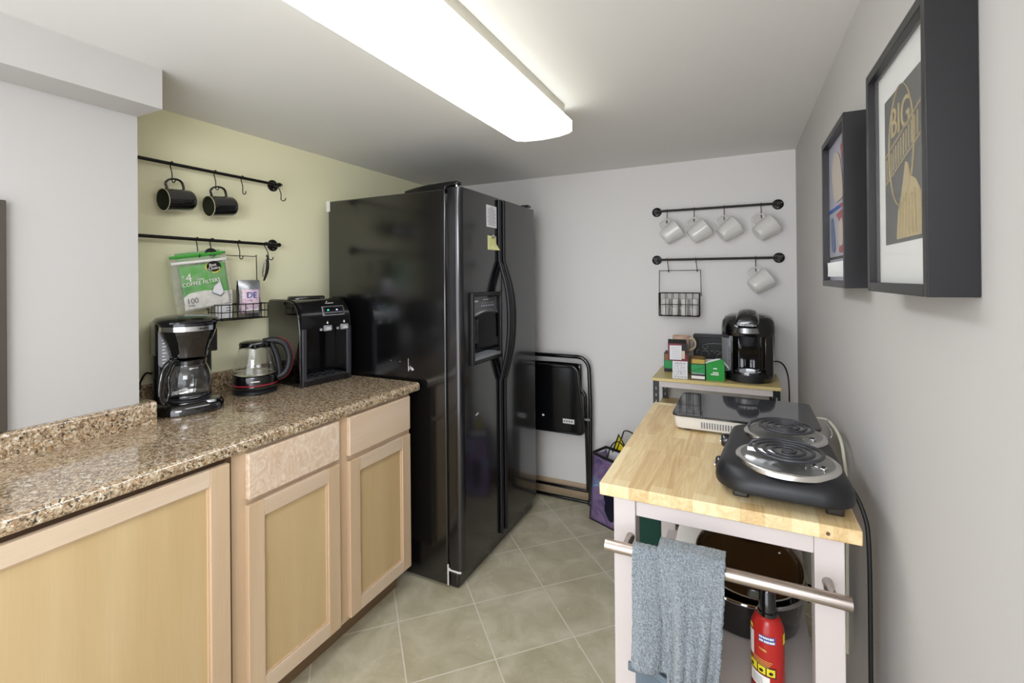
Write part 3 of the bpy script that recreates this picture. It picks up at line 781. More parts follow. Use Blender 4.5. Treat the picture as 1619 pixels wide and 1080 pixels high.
# brew head: side cheeks and curved front
b = B(); b.prism(rrect(-0.096, 0.096, -0.02, 0.112, 0.018), 'z', 0.205, 0.318); obj('housing', b, 'black', t, ang=50)
b = B()
pf = [(0.058, 0.196), (0.060, 0.205), (0.064, 0.225), (0.072, 0.25), (0.082, 0.275), (0.086, 0.290)]
b.lathe(pf, 40, (0, -0.022, 0), cap=True); obj('filter_basket', b, 'gloss', t, ang=50)
b = B(); b.lathe([(0.085, 0.290), (0.0885, 0.291), (0.0885, 0.308), (0.086, 0.309)], 40, (0, -0.022, 0), ang=R(170), a0=R(185)); obj('chrome_band', b, 'chrome', t)
b = B(); b.lathe([(0.087, 0.309), (0.090, 0.310), (0.090, 0.318), (0, 0.318)], 40, (0, -0.022, 0)); obj('top_collar', b, 'black', t)
b = B(); b.loft([ell(0.099, 0.112, 0.318, cy=0.006), ell(0.100, 0.113, 0.324, cy=0.006), ell(0.090, 0.10, 0.336, cy=0.008), ell(0.055, 0.06, 0.344, cy=0.01), ell(0.015, 0.015, 0.346, cy=0.01)])
obj('lid', b, 'black', t, ang=60)
b = B()
for a, h in ((-80, 0.002), (-77, 0.006), (-73.5, 0.004), (-70, 0.006), (-67, 0.003), (-63.5, 0.005), (-60, 0.004)):
    b.T = Matrix.Translation((0.0888*math.cos(R(a)), -0.022+0.0888*math.sin(R(a)), 0.2995)) @ Matrix.Rotation(R(a)+PI/2, 4, 'Z'); b.box(-0.0017, 0.0017, -0.0006, 0.0002, -h/2, h/2)
obj('plate_marking', b, 'blackp', t, False)
b = B(); b.box(-0.030, 0.030, -0.0905, -0.086, 0.262, 0.270); obj('grip', b, 'silver', t, True, 0.002)
b = B(); b.prism(rrect(-0.089, -0.058, 0.165, 0.300, 0.012), 'y', -0.0245, -0.018); g = obj('water_gauge', b, 'grey', t, ang=50)
b = B()
for k in range(9): b.box(-0.078, -0.070 + (0.004 if k % 2 else 0), -0.0252, -0.0244, 0.178+0.0115*k, 0.1815+0.0115*k)
obj('gauge_scale', b, 'whitep', g, False)
b = B(); b.loft([ell(0.016, 0.009, 0.0335, 20, 0.052, -0.103), ell(0.016, 0.009, 0.041, 20, 0.052, -0.1), ell(0.012, 0.006, 0.043, 20, 0.052, -0.1)]); obj('switch', b, 'silver', t)
cab = smooth_path([(-0.06, 0.114, 0.10), (-0.10, 0.118, 0.13), (-0.125, 0.085, 0.105), (-0.135, 0.03, 0.09), (-0.16, 0.06, 0.075), (-0.19, 0.09, 0.06)], 6)
b = B(); b.tube(cab, 0.0035, 8); obj('power_cord', b, 'cord', t)
# ---- carafe
t = thing('coffee_carafe', 'round glass carafe with black handle on the coffee maker hotplate', 'carafe', Vector((-1.830, 1.014, CT+0.0455)) + Matrix.Rotation(CMR, 3, 'Z') @ Vector((0, -0.022, 0)), CMR)
b = B(); b.lathe([(0, 0.001), (0.052, 0.001), (0.060, 0.006), (0.069, 0.028), (0.0725, 0.055), (0.069, 0.085), (0.058, 0.112), (0.050, 0.128), (0.052, 0.137)], 44)
obj('glass_bowl', b, 'glass', t, ang=70, solid=0.0016)
b = B(); b.lathe([(0.0515, 0.122), (0.054, 0.124), (0.0555, 0.137), (0.053, 0.140), (0.030, 0.145), (0, 0.146)], 40); obj('carafe_lid', b, 'black', t)
b = B(); b.lathe([(0.0612, 0.0035), (0.0645, 0.010), (0.0665, 0.016), (0.0672, 0.016), (0.0655, 0.010), (0.0618, 0.0035)], 40); obj('bottom_band', b, 'chrome', t)
hd = Vector((-0.78, -0.62, 0)).normalized()
b = B(); pts = smooth_path([hd*0.050+Vector((0, 0, 0.137)), hd*0.070+Vector((0, 0, 0.142)), hd*0.098+Vector((0, 0, 0.128)), hd*0.114+Vector((0, 0, 0.09)), hd*0.120+Vector((0, 0, 0.045)), hd*0.114+Vector((0, 0, 0.012))], 5)
b.tube(pts, 0.0085, 12, ry=0.012)
b.tube(smooth_path([hd*0.114+Vector((0, 0, 0.014)), hd*0.098+Vector((0, 0, 0.010)), hd*0.085+Vector((0, 0, 0.04)), hd*0.088+Vector((0, 0, 0.085)), hd*0.066+Vector((0, 0, 0.128))], 4), 0.006, 10)
obj('handle', b, 'gloss', t, ang=60)

# ---- kettle
t = thing('electric_kettle', 'glass electric kettle with black base and red-trimmed handle on the worktop', 'kettle', (-1.842, 1.290, CT), R(55))
KZ = 0.018
b = B(); b.lathe([(0, 0), (0.080, 0), (0.084, 0.003), (0.084, 0.012), (0.078, 0.017), (0, 0.018)], 44); obj('power_base', b, 'blacksatin', t)
b = B(); b.lathe([(0.078, KZ), (0.0835, KZ+0.004), (0.0845, KZ+0.014), (0.0845, KZ+0.052), (0.083, KZ+0.056), (0, KZ+0.056)], 44); obj('lower_band', b, 'black', t, ang=50)
b = B(); b.lathe([(0.0846, KZ+0.017), (0.0856, KZ+0.018), (0.0856, KZ+0.022), (0.0846, KZ+0.023)], 44); obj('red_ring', b, 'redtrim', t)
b = B(); b.lathe([(0, KZ+0.0562), (0.079, KZ+0.0562), (0.079, KZ+0.062), (0, KZ+0.0625)], 40); obj('heating_plate', b, 'chrome', t)
b = B(); b.lathe([(0.082, KZ+0.056), (0.0825, KZ+0.07), (0.078, KZ+0.10), (0.069, KZ+0.135), (0.060, KZ+0.165), (0.056, KZ+0.182)], 44); obj('glass_body', b, 'glass', t, ang=70, solid=0.0016)
b = B(); b.lathe([(0.0565, KZ+0.176), (0.060, KZ+0.178), (0.060, KZ+0.186), (0.057, KZ+0.192), (0.04, KZ+0.197), (0, KZ+0.199)], 40); obj('lid', b, 'black', t)
b = B(); b.prism([(-0.02, -0.05), (0.02, -0.05), (0, -0.078)], 'z', KZ+0.170, KZ+0.186); 
obj('spout', b, 'black', t, True, 0.004)
b = B(); b.box(-0.016, 0.016, -0.0852, -0.0845, KZ+0.036, KZ+0.0395); obj('brand_plate', b, 'whitep', t, False)
hp = smooth_path([(0.03, 0.0, KZ+0.190), (0.075, 0, KZ+0.194), (0.112, 0, KZ+0.176), (0.130, 0, KZ+0.130), (0.128, 0, KZ+0.085), (0.112, 0, KZ+0.050), (0.084, 0, KZ+0.035)], 5)
b = B(); b.T = Matrix.Rotation(R(-4), 4, 'Z'); b.tube(hp, 0.010, 12, ry=0.014); b.tube(smooth_path([(0.058, 0, KZ+0.185), (0.075, 0, KZ+0.15), (0.088, 0, KZ+0.10), (0.092, 0, KZ+0.05), (0.084, 0, KZ+0.03)], 4), 0.008, 10, ry=0.012)
h = obj('handle', b, 'blacksatin', t, ang=60)
b = B(); b.T = Matrix.Rotation(R(-4), 4, 'Z'); b.tube([p+Vector((0.0098*math.cos(k), 0, 0.0098*math.sin(k))) for p, k in zip(hp[6:], [R(70-130*i/(len(hp)-7)) for i in range(len(hp)-6)])], 0.0028, 8, ry=0.006); obj('red_stripe', b, 'redtrim', h)

# ---- water dispenser
t = thing('water_dispenser', 'black countertop water dispenser with two taps and lit indicators against the fridge', 'water dispenser', (-1.836, 1.560, CT), R(82))
w2, yf, yb, H = 0.133, -0.140, 0.113, 0.385
def side(x0, x1, b):
    pr = [(yb, 0), (yf, 0), (yf, 0.245)] + [(yf+0.004+0.085*(1-math.cos(R(90*k/8))), 0.255+0.120*math.sin(R(90*k/8))) for k in range(9)] + [(yb-0.01, H-0.005), (yb, H-0.015)]
    b.prism(pr, 'x', x0, x1)
b = B(); side(-w2, -w2+0.012, b); obj('side_panel', b, 'gloss', t, True, 0.002)
b = B(); side(w2-0.012, w2, b); obj('side_panel', b, 'gloss', t, True, 0.002)
b = B()
pr = [(-0.02, 0.262), (yf-0.002, 0.250), (yf-0.004, 0.262)] + [(yf-0.004+0.090*(1-math.cos(R(90*k/10))), 0.265+0.115*math.sin(R(90*k/10))) for k in range(1, 11)] + [(yb, H-0.004), (yb, 0.262)]
b.prism(pr, 'x', -w2+0.012, w2-0.012); obj('head', b, 'black', t, ang=40)
b = B(); b.box(-w2+0.012, w2-0.012, -0.03, yb, 0.0, 0.262); obj('back_panel', b, 'black', t, False, 0.002)
for x0, x1 in ((-w2+0.010, -w2+0.030), (w2-0.030, w2-0.010)):
    b = B(); b.box(x0, x1, yf-0.006, yf+0.006, 0.0, 0.252); obj('front_post', b, 'darkgrey', t, True, 0.003)
b = B(); b.box(-w2+0.012, w2-0.012, yf-0.006, -0.03, 0.0, 0.028); obj('tray_base', b, 'black', t, True, 0.003)
b = B(); b.box(-w2+0.032, w2-0.032, yf, -0.034, 0.028, 0.033)
dt = obj('drip_tray', b, 'darkgrey', t, True, 0.001)
b = B()
for k in range(5):
    for j in range(3): b.lathe([(0, 0.0335), (0.010, 0.0335), (0.010, 0.0342), (0, 0.0342)], 16, (-0.082+0.041*k, yf+0.022+0.036*j, 0))
obj('tray_hole', b, 'black', dt, False)
def head_front(z):   # y of the curved head front at height z
    a = math.asin(max(0, min(1, (z-0.265)/0.115))); return yf-0.004+0.090*(1-math.cos(a))
b = B(); b.grid(lambda u, v: (-0.02+0.115*u + (0.006*v), head_front(0.305+0.042*v)-0.0012, 0.305+0.042*v), 10, 6); dp = obj('display', b, 'grey', t, solid=0.001)
b = B(); b.grid(lambda u, v: (-0.016+0.107*u + (0.006*v), head_front(0.310+0.034*v)-0.0022, 0.310+0.034*v), 10, 6); obj('display_glass', b, 'gloss', dp, solid=0.001)
for x, m_, nm in ((0.012, 'ledg', 'green'), (0.058, 'ledb', 'violet')):
    b = B(); b.lathe([(0, -0.003), (0.0042, 0), (0, 0.003)], 12, (x, head_front(0.330)-0.0035, 0.330)); o = obj('indicator_light', b, m_, dp); o['label'] = nm+' lit indicator'
b = B()
for k, w in enumerate((0.004, 0.003, 0.005, 0.0035, 0.004, 0.003, 0.004)):
    b.box(0.016+0.0062*k, 0.016+0.0062*k+w, head_front(0.361)-0.0022, head_front(0.361)-0.0005, 0.3585, 0.3625)
b.box(0.026, 0.0295, head_front(0.367)-0.0022, head_front(0.367), 0.365, 0.370)
obj('emblem', b, 'whitep', t, False, 0.0006)
for x in (0.0, 0.088):
    b = B(); b.box(x-0.020, x+0.020, yf-0.013, yf+0.0, 0.236, 0.262); lv = obj('tap_lever', b, 'grey', t, True, 0.004)
    b = B(); b.box(x-0.013, x+0.013, yf-0.0138, yf-0.0128, 0.243, 0.247); b.box(x-0.010, x+0.010, yf-0.0138, yf-0.0128, 0.2505, 0.2535); islands('lever_marking', b, 'whitep', lv, smooth=False)
    b = B(); b.lathe([(0, 0.268), (0.0045, 0.270), (0.002, 0.277), (0, 0.281)], 10, (x, yf-0.0045, 0)); obj('drop_mark', b, 'whitep', t)
    b = B(); b.cyl((x-0.006, yf+0.035, 0.262), (x-0.006, yf+0.035, 0.235), 0.0065, 14); obj('nozzle', b, 'mugwhite', t)
b = B(); b.loft([ell(0.085, 0.055, H-0.004, 36, 0.0, 0.02), ell(0.085, 0.055, H+0.004, 36, 0.0, 0.02), ell(0.08, 0.05, H+0.009, 36, 0.0, 0.02)]); obj('top_hatch', b, 'black', t, ang=50)

# ---- filter bags on the lower rail
def filter_bag(label, loc_, rz, full, tilt=0.0):
    t = thing('coffee_filter_bag', label, 'bag', loc_, rz, None); t.rotation_euler = (0, R(tilt), rz)
    Wd, Hh = 0.218, 0.205
    def face(u, v, o=0.0):     # outwards is -y
        bulge = 0.010*math.sin(PI*u)*math.sin(PI*min(1, v*0.92))
        return (-Wd/2+Wd*u, -0.006-bulge-o, -Hh+Hh*v)
    b = B(); b.grid(lambda u, v: face(u, v, 0.002), 20, 20)
    b.grid(lambda u, v: (-Wd/2+Wd*u, 0.004+0.006*math.sin(PI*u)*math.sin(PI*v), -Hh+Hh*v), 20, 20)
    M['wrap'] = M.get('wrap') or clearwrap('clear_pouch', 'dcdccb', 0.22)
    obj('clear_pouch', b, 'wrap', t, ang=80)
    def patch(name, u0, u1, v0, v1, m, o, top=None, nn=18, par=None):
        b = B()
        def f(u, v):
            uu = u0+(u1-u0)*u; hi = top(uu) if top else v1
            return face(uu, v0+(hi-v0)*v, o)
        b.grid(f, nn, nn); return obj(name, b, m, par or t, solid=0.0003, ang=80)
    if full:
        sw = lambda u: 0.36 - 0.02*math.cos((u-0.3)*5) - 0.14*max(0, 0.35-u)*2 - (0.10*max(0, u-0.75))
        patch('filter_stack', 0.12, 0.94, 0.03, 0.34, 'paper', 0.0, top=lambda u: 0.34)
        patch('green_print', 0.12, 0.94, 0.24, 0.86, 'green', 0.0006)
        patch('white_swoosh', 0.12, 0.94, 0.03, 0.40, 'whitep', 0.0012, top=lambda u: 0.33-0.22*max(0, (0.22-u))/0.1*0.25+0.03*math.sin((u-0.1)*4)-0.10*max(0, u-0.45))
        for nm, r1, m_, o_ in (('yellow_ring', 0.030, 'yellowp', 0.0022), ('black_badge', 0.0275, 'blackp', 0.0030)):
            b = B(); c = face(0.70, 0.80, o_); b.T = Matrix.Translation((c[0]-(0.003 if r1 > 0.028 else 0), c[1], c[2]-(0.004 if r1 > 0.028 else 0))) @ Matrix.Rotation(PI/2, 4, 'X')
            b.lathe([(0, 0), (r1, 0), (r1, 0.0006), (0, 0.0006)], 32, sx=1.05, sy=0.78); obj(nm, b, m_, t, False)
        c = face(0.70, 0.80, 0.0042)
        txt('lettering', 'Best', 0.0165, 'whitep', t, (c[0]-0.004, c[1], c[2]+0.006), (1, 0, 0), shear=0.05)
        txt('lettering', 'Choice', 0.0165, 'whitep', t, (c[0]+0.001, c[1], c[2]-0.007), (1, 0, 0), shear=0.05)
        c = face(0.23, 0.63, 0.006); txt('lettering', '4', 0.046, 'whitep', t, c, (1, 0, 0))
        c = face(0.15, 0.67, 0.0035); txt('lettering', '#', 0.012, 'whitep', t, c, (1, 0, 0))
        c = face(0.34, 0.585, 0.005); txt('lettering', 'CONE', 0.010, 'whitep', t, (c[0]+0.004, c[1], c[2]), (1, 0, 0), align='LEFT')
        c = face(0.43, 0.52, 0.0055); txt('lettering', 'COFFEE FILTERS', 0.0205, 'whitep', t, c, (1, 0, 0), shear=0.03)
        c = face(0.17, 0.43, 0.003)
        b = B()
        for k, w in enumerate((0.022, 0.036, 0.014)): b.box(c[0]-0.006, c[0]-0.006+w, c[1]-0.0004, c[1], c[2]-0.007*k, c[2]+0.0018-0.007*k)
        obj('small_print', b, 'ink', t, False)
        c = face(0.25, 0.19, 0.0035); txt('lettering', '100', 0.030, 'ink', t, c, (1, 0, 0)); c = face(0.23, 0.105, 0.003); txt('lettering', 'FILTERS', 0.0075, 'ink', t, c, (1, 0, 0))
        # printed cone filter
        cx, cy, cz = face(0.76, 0.36, 0.0045)
        b = B(); q = [(-0.036, -0.012), (-0.004, -0.030), (0.012, -0.018), (0.003, 0.030), (-0.024, 0.012)]
        b.prism([(cx+x*1.0, cz+z) for x, z in q], 'y', cy-0.0004, cy); obj('printed_filter', b, 'paper', t, False)
        b = B()
        for p, r_ in ((q+[q[0]], 0.0009), ([q[0], q[4], (0.0, 0.024)], 0.0006), ([(-0.034, -0.015), (-0.004, -0.034), (0.013, -0.021)], 0.0012)):
            b.tube([(cx+x, cy-0.0006, cz+z) for x, z in p], r_, 5)
        obj('printed_outline', b, 'ink', t)
    else:
        patch('green_print', 0.10, 0.90, 0.2, 0.99, 'green', 0.0006)
        c = face(0.72, 0.945, 0.0016); b = B(); b.T = Matrix.Translation(c) @ Matrix.Rotation(PI/2, 4, 'X'); b.lathe([(0, 0), (0.024, 0), (0.024, 0.0006), (0, 0.0006)], 28, sy=0.75); obj('black_badge', b, 'blackp', t, False)
        txt('lettering', 'Best', 0.011, 'whitep', t, (c[0], c[1]-0.0012, c[2]-0.002), (1, 0, 0))
    b = B(); b.grid(lambda u, v: face(u, 0.90+0.05*v, 0.0032), 20, 2); obj('zip_strip', b, 'whitep' if full else 'green', t, solid=0.0006)
    return t
filter_bag('front green bag of coffee filters printed 100, hanging over the coffee maker', (XL+0.066, 1.112, 1.476), R(90), True, -8)
filter_bag('rear green bag of filters, only its top peeking above the front bag', (XL+0.037, 1.120, 1.502), R(90), False, -9)
# ---- snack pouch in the yellow-wall basket
t = thing('snack_pouch', 'small silver pouch of pink print standing in the basket on the yellow wall', 'pouch', (XL+0.090, 1.302, 1.2275), R(86))
def pf(s_):
    def f(u, v):
        th = 0.022*math.sin(PI*min(1, (1-v)*0.9+0.02))**0.7 * (0.55+0.45*math.sin(PI*u))
        return (-0.046+0.092*u + 0.002*math.sin(9*v)*(u-0.5), -s_*th, 0.158*v)
    return f
b = B(); b.grid(pf(1), 14, 20); b.grid(pf(-1), 14, 20); bmesh.ops.remove_doubles(b.bm, verts=b.bm.verts[:], dist=0.0005); obj('foil_bag', b, 'silver', t, ang=80)
_t = NT('pink_white_print'); _n = _t.noise(_t.coord(), 38, 3, 0.6, 1.0); _t.set(Base_Color=_t.ramp(_n, [(0.3, '7a3f78'), (0.42, 'c59ac0'), (0.5, 'ead9e4'), (0.6, 'e7c8d2'), (0.7, 'b98256')]), Roughness=0.35); M['pinkprint'] = _t.m
b = B(); b.grid(lambda u, v: (lambda p: (p[0], p[1]-0.0008, p[2]))(pf(1)(0.10+0.80*u, 0.12+0.62*v)), 12, 14); obj('front_print', b, 'pinkprint', t, ang=80)
txt('lettering', 'DE', 0.036, 'blueprint', t, (0.0, -0.0245, 0.092), (1, 0, 0))
b = B(); b.box(-0.03, 0.03, -0.0235, -0.0225, 0.022, 0.034); obj('white_band', b, 'whitep', t, False)
# ---- white packet in the basket
t = thing('paper_packet', 'flat white printed packet standing behind the green filter bags in the basket', 'packet', (XL+0.062, 1.212, 1.2265), R(90))
b = B(); b.box(-0.034, 0.034, -0.006, 0.006, 0, 0.118); obj('packet_body', b, 'paper', t, True, 0.002)
b = B()
for k in range(7): b.box(0.006, 0.028, -0.0066, -0.0058, 0.030+0.011*k, 0.034+0.011*k)
obj('fine_print', b, 'ink', t, False)
# ---- corkscrew
t = thing('corkscrew', 'dark folded corkscrew hanging from the last hook on the yellow wall', 'corkscrew', (XL+0.055, 1.420, 1.497), R(90))
t.rotation_euler = (0, R(8), R(90))
b = B(); rings = []
for k in range(13):
    v = k/12; cx = 0.010*math.sin(PI*v)-0.004; r_ = 0.008*math.sin(PI*(0.12+0.8*v))**0.6
    rings.append([(cx+r_*math.cos(a), 0.7*r_*math.sin(a), -0.118*v) for a in [2*PI*j/12 for j in range(12)]])
b.loft(rings); obj('handle', b, 'black', t)
b = B(); b.tube(smooth_path([(-0.004, 0, -0.008), (-0.012, 0, -0.04), (-0.014, 0, -0.075), (-0.010, 0, -0.10)], 4), 0.0028, 8); obj('lever', b, 'steelz', t)
b = B(); b.tube([(-0.010+0.003*math.cos(k*0.9), 0.003*math.sin(k*0.9), -0.03-0.0016*k) for k in range(32)], 0.0009, 5); obj('worm', b, 'chrome', t)
b = B(); b.tube([(0.0+0.004*math.cos(a), 0, 0.002+0.004*math.sin(a)) for a in [2*PI*k/12 for k in range(12)]], 0.001, 6, closed=True); obj('ring', b, 'hookm', t)

# ================================================================ folding chair behind the fridge
t = thing('folding_chair', 'black metal folding chair leaning folded on the grey wall behind the fridge', 'chair', (-1.06, 2.72, 0.0))
hw = 0.232
def U(hw_, top, yb_, yt, z0, rc=0.07):
    pts = [(-hw_, yb_, z0), (-hw_-0.004, (yb_+yt)/2, top*0.5), (-hw_+0.022, yt, top-rc*1.2)]
    pts = [(-hw_, yb_, z0)] + [(-hw_+0.0*k, yb_+(yt-yb_)*k/4, z0+(top-rc-z0)*k/4) for k in range(1, 5)]
    pts += [(-hw_+rc-rc*math.cos(R(a)), yt, top-rc+rc*math.sin(R(a))) for a in (22, 45, 68, 90)]
    L = pts + [(-p[0], p[1], p[2]) for p in reversed(pts)]
    return L
b = B(); L = U(hw, 0.893, 0.03, 0.055, 0.012); L2 = []
for p in L:       # frame tapers a little towards the top
    k = p[2]/0.893; L2.append((p[0]*(1.0-0.055*max(0, k-0.75)/0.25), p[1], p[2]))
b.tube(L2, 0.0125, 12); b.tube([(-hw, 0.03, 0.014), (hw, 0.03, 0.014)], 0.0105, 10); obj('front_frame', b, 'black', t, ang=60)
b = B(); L = U(hw-0.028, 0.70, 0.075, 0.035, 0.055, 0.05); b.tube(L, 0.010, 10); b.tube([(-hw+0.028, 0.075, 0.06), (hw-0.028, 0.075, 0.06)], 0.0095, 10); obj('rear_frame', b, 'black', t, ang=60)
sp = [(-0.145, 0.845), (0.145, 0.845)]
seat = []
for (cx, cz, r_, a0, a1) in ((0.130, 0.800, 0.04, 80, 5), (0.172, 0.470, 0.035, -5, -88)):
    seat += [(cx+r_*math.cos(R(a0+(a1-a0)*k/6)), cz+r_*math.sin(R(a0+(a1-a0)*k/6))) for k in range(7)]
seat = seat + [(-x, z) for x, z in reversed(seat)]
b = B(); b.prism(seat, 'y', -0.012, 0.004); sh = obj('seat', b, 'black', t, True, 0.004)
b = B(); b.tube([(x*1.01, -0.010, z) for x, z in seat], 0.008, 10, closed=True); obj('seat_rim', b, 'black', sh, ang=60)
bk = [(0.13*math.cos(0)*0, 0)]
b = B(); b.grid(lambda u, v: (-0.175+0.35*u, 0.050+0.02*(1-(2*u-1)**2), 0.66+0.19*v), 14, 6); obj('backrest', b, 'black', t, solid=0.006, ang=60)
b = B(); b.box(0.075, 0.148, -0.0135, -0.0118, 0.492, 0.520); lb = obj('sticker', b, 'tagm', sh, False)
b = B()
for k in range(4): b.box(0.080+0.016*k, 0.090+0.016*k, -0.0142, -0.0134, 0.500, 0.511)
obj('sticker_print', b, 'ink', lb, False)
b = B(); b.box(-0.062, -0.048, -0.0135, -0.0118, 0.520, 0.532); obj('sticker', b, 'tagm', sh, False)
for s_ in (-1, 1):
    b = B(); b.cyl((s_*(hw-0.03), 0.02, 0.52), (s_*(hw+0.004), 0.02, 0.52), 0.007, 12); obj('pivot_bolt', b, 'grey', t)
    b = B(); b.lathe([(0, 0.0), (0.016, 0.0), (0.016, 0.02), (0.0127, 0.026)], 14, (s_*hw, 0.03, 0)); obj('foot_cap', b, 'black', t)
    b = B(); b.lathe([(0, -0.006), (0.006, 0), (0, 0.006)], 10, (s_*(hw-0.03), 0.066, 0.05)); obj('bumper', b, 'tan', t)

# ================================================================ bags on the floor
t = thing('shopping_bag', 'purple printed shopping bag with black trim on the floor between folding chair and cart', 'bag', (-0.66, 2.57, 0), R(-25))
# local: front face towards -y
x0, x1, d, hh = -0.125, 0.155, 0.16, 0.37
def fp(u, v): return (x0+(x1-x0)*u + 0.0*v, -0.03+0.035*v + 0.012*math.sin(PI*u)*math.sin(PI*v), 0.002+hh*v-0.012*math.sin(PI*u)*v)
def bp(u, v): return (x0+(x1-x0)*u + 0.02*v*(1-u), -0.03+d-0.035*v, 0.002+(hh+0.015)*v)
b = B(); b.grid(fp, 12, 14); obj('front_panel', b, 'bagprint', t, ang=80, solid=0.001)
b = B(); b.grid(bp, 8, 8); obj('back_panel', b, 'paper', t, ang=80, solid=0.001)
for u, s_ in ((0, 1), (1, -1)):
    b = B(); b.grid(lambda a, v: tuple(fp(u, v)[i]*(1-a)+bp(u, v)[i]*a + ((s_*0.03*math.sin(PI*a)*v) if i == 0 else 0) for i in range(3)), 8, 8); obj('side_panel', b, 'bagprint', t, ang=80, solid=0.001)
b = B(); b.box(x0, x1, -0.03, -0.03+d, 0.0, 0.003); obj('bottom', b, 'blackp', t, False)
b = B(); b.tube([fp(0, k/8) for k in range(9)], 0.0035, 6); obj('edge_binding', b, 'blackp', t)
b = B(); b.tube([fp(1, k/8) for k in range(9)], 0.0035, 6); obj('edge_binding', b, 'blackp', t)
b = B(); b.tube([fp(k/8, 0.005) for k in range(9)], 0.0035, 6); obj('edge_binding', b, 'blackp', t)
b = B(); b.tube([fp(k/12, 1.0) for k in range(13)]+[bp(1, 1)]+[bp(1-k/8, 1) for k in range(9)]+[fp(0, 1)], 0.008, 6, ry=0.008); obj('rim_binding', b, 'blackp', t)
q = [bp(0.1, 1), bp(0.62, 1)]
b = B(); b.tube(smooth_path([bp(0.28, 0.98), (0.005, 0.10, 0.47), (0.03, 0.10, 0.515), (0.10, 0.10, 0.505), (0.145, 0.10, 0.45), bp(0.95, 0.98)], 5), 0.006, 6, ry=0.003); obj('handle', b, 'blackp', t)
b = B(); b.tube(smooth_path([fp(0.35, 0.98), (-0.01, 0.02, 0.43), (0.03, 0.03, 0.47), (0.08, 0.03, 0.44), fp(0.75, 0.98)], 5), 0.006, 6, ry=0.003); obj('handle', b, 'blackp', t)
b = B(); b.prism([(-0.055, 0.37), (0.04, 0.375), (0.045, 0.40), (-0.005, 0.478), (-0.012, 0.475)], 'y', 0.098, 0.101); obj('yellow_gusset', b, 'yellowp', t, False)
b = B(); b.tube([(-0.058, 0.097, 0.37), (-0.014, 0.097, 0.482), (0.048, 0.097, 0.40), (0.044, 0.097, 0.37)], 0.005, 6); obj('gusset_binding', b, 'blackp', t)
# dark blotches printed on the front
M['blotch'] = mat('dark_blotch_print', '17182a', 0.25, 0, 0.4, 20, spec=0.6)
for nm, blob in (('dark_print', [(0.50, 0.44, 0.20, 0.20), (0.52, 0.26, 0.18, 0.14)]), ):
    for (cu, cv, ru, rv) in blob:
        b = B(); b.grid(lambda u, v: (lambda p: (p[0], p[1]-0.0022, p[2]))(fp(cu+ru*u*math.cos(2*PI*v), cv+rv*u*math.sin(2*PI*v)*(1+0.2*math.sin(6*PI*v)))), 4, 24); obj(nm, b, 'blotch', t, ang=80)
t = thing('reusable_bag', 'dark green fabric bag on the floor behind the white cart', 'bag', (-0.40, 2.16, 0), R(4))
b = B()
rings = [[(0.12*s_*c0, 0.07*s_*c1, z) for c0, c1 in ((-1, -1), (0, -1.06), (1, -1), (1.03, 0), (1, 1), (0, 1.04), (-1, 1), (-1.03, 0))] for z, s_ in ((0, 1.0), (0.12, 1.03), (0.3, 0.98), (0.42, 0.92))]
b.loft(rings); obj('bag_body', b, 'greenbag', t, True, 0.01, ang=60)
b = B(); b.box(0.108, 0.116, -0.082, -0.076, 0.0, 0.43); obj('edge_trim', b, 'tan', t, False)

# ================================================================ kitchen cart
t = thing('kitchen_cart', 'white kitchen cart with butcher-block top and steel towel bar by the grey wall', 'cart', (-0.05, 1.467, 0))
CX0, CX1, CY0, CY1, CZ = -0.301, 0.203, 1.072, 1.862, 0.900
b = loc(t); b.box(CX0, CX1, CY0, CY1, 0.872, CZ); tp = obj('tabletop', b, 'block', t, True, 0.002)
b = loc(t); b.lathe([(0, 0), (0.0035, 0), (0.0035, 0.0008), (0, 0.0008)], 12, (0, 0, 0)); b.bm.transform(Matrix.Translation((0.148+0.05, CY0-1.467-0.0002, 0.884)) @ Matrix.Rotation(PI/2, 4, 'X') @ Matrix.Translation((-0.05, 1.467, 0))) 
obj('wood_knot', b, 'gap', tp, False)
LX = ((-0.271, -0.221), (0.127, 0.177)); LY = ((1.086, 1.136), (1.798, 1.848))
for xa, xb in LX:
    for ya, yb_ in LY:
        b = loc(t); b.box(xa, xb, ya, yb_, 0.0, 0.872); obj('leg', b, 'cartwhite', t, True, 0.002)
for q in ((-0.221, 0.127, 1.092, 1.112, 0.830, 0.872), (-0.221, 0.127, 1.822, 1.842, 0.830, 0.872), (-0.266, -0.246, 1.136, 1.798, 0.830, 0.872), (0.152, 0.172, 1.136, 1.798, 0.830, 0.872)):
    b = loc(t); b.box(*q); obj('apron', b, 'cartwhite', t, True, 0.0015)
for z in (0.435, 0.13):
    b = loc(t); b.box(-0.246, 0.152, 1.112, 1.822, z, z+0.015); b.box(-0.221, 0.127, 1.10, 1.112, z, z+0.015); b.box(-0.221, 0.127, 1.822, 1.834, z, z+0.015)
    bmesh.ops.remove_doubles(b.bm, verts=b.bm.verts[:], dist=0.0001); obj('shelf', b, 'cartwhite', t, False, 0)
b = loc(t); b.cyl((-0.276, 1.030, 0.783), (0.178, 1.030, 0.783), 0.0125, 28); br = obj('towel_bar', b, 'steel', t, ang=40)
for x in (-0.232, 0.148):
    b = loc(t); b.cyl((x, 1.030, 0.783), (x, 1.087, 0.783), 0.0095, 20); obj('bar_post', b, 'steelz', br, ang=40)

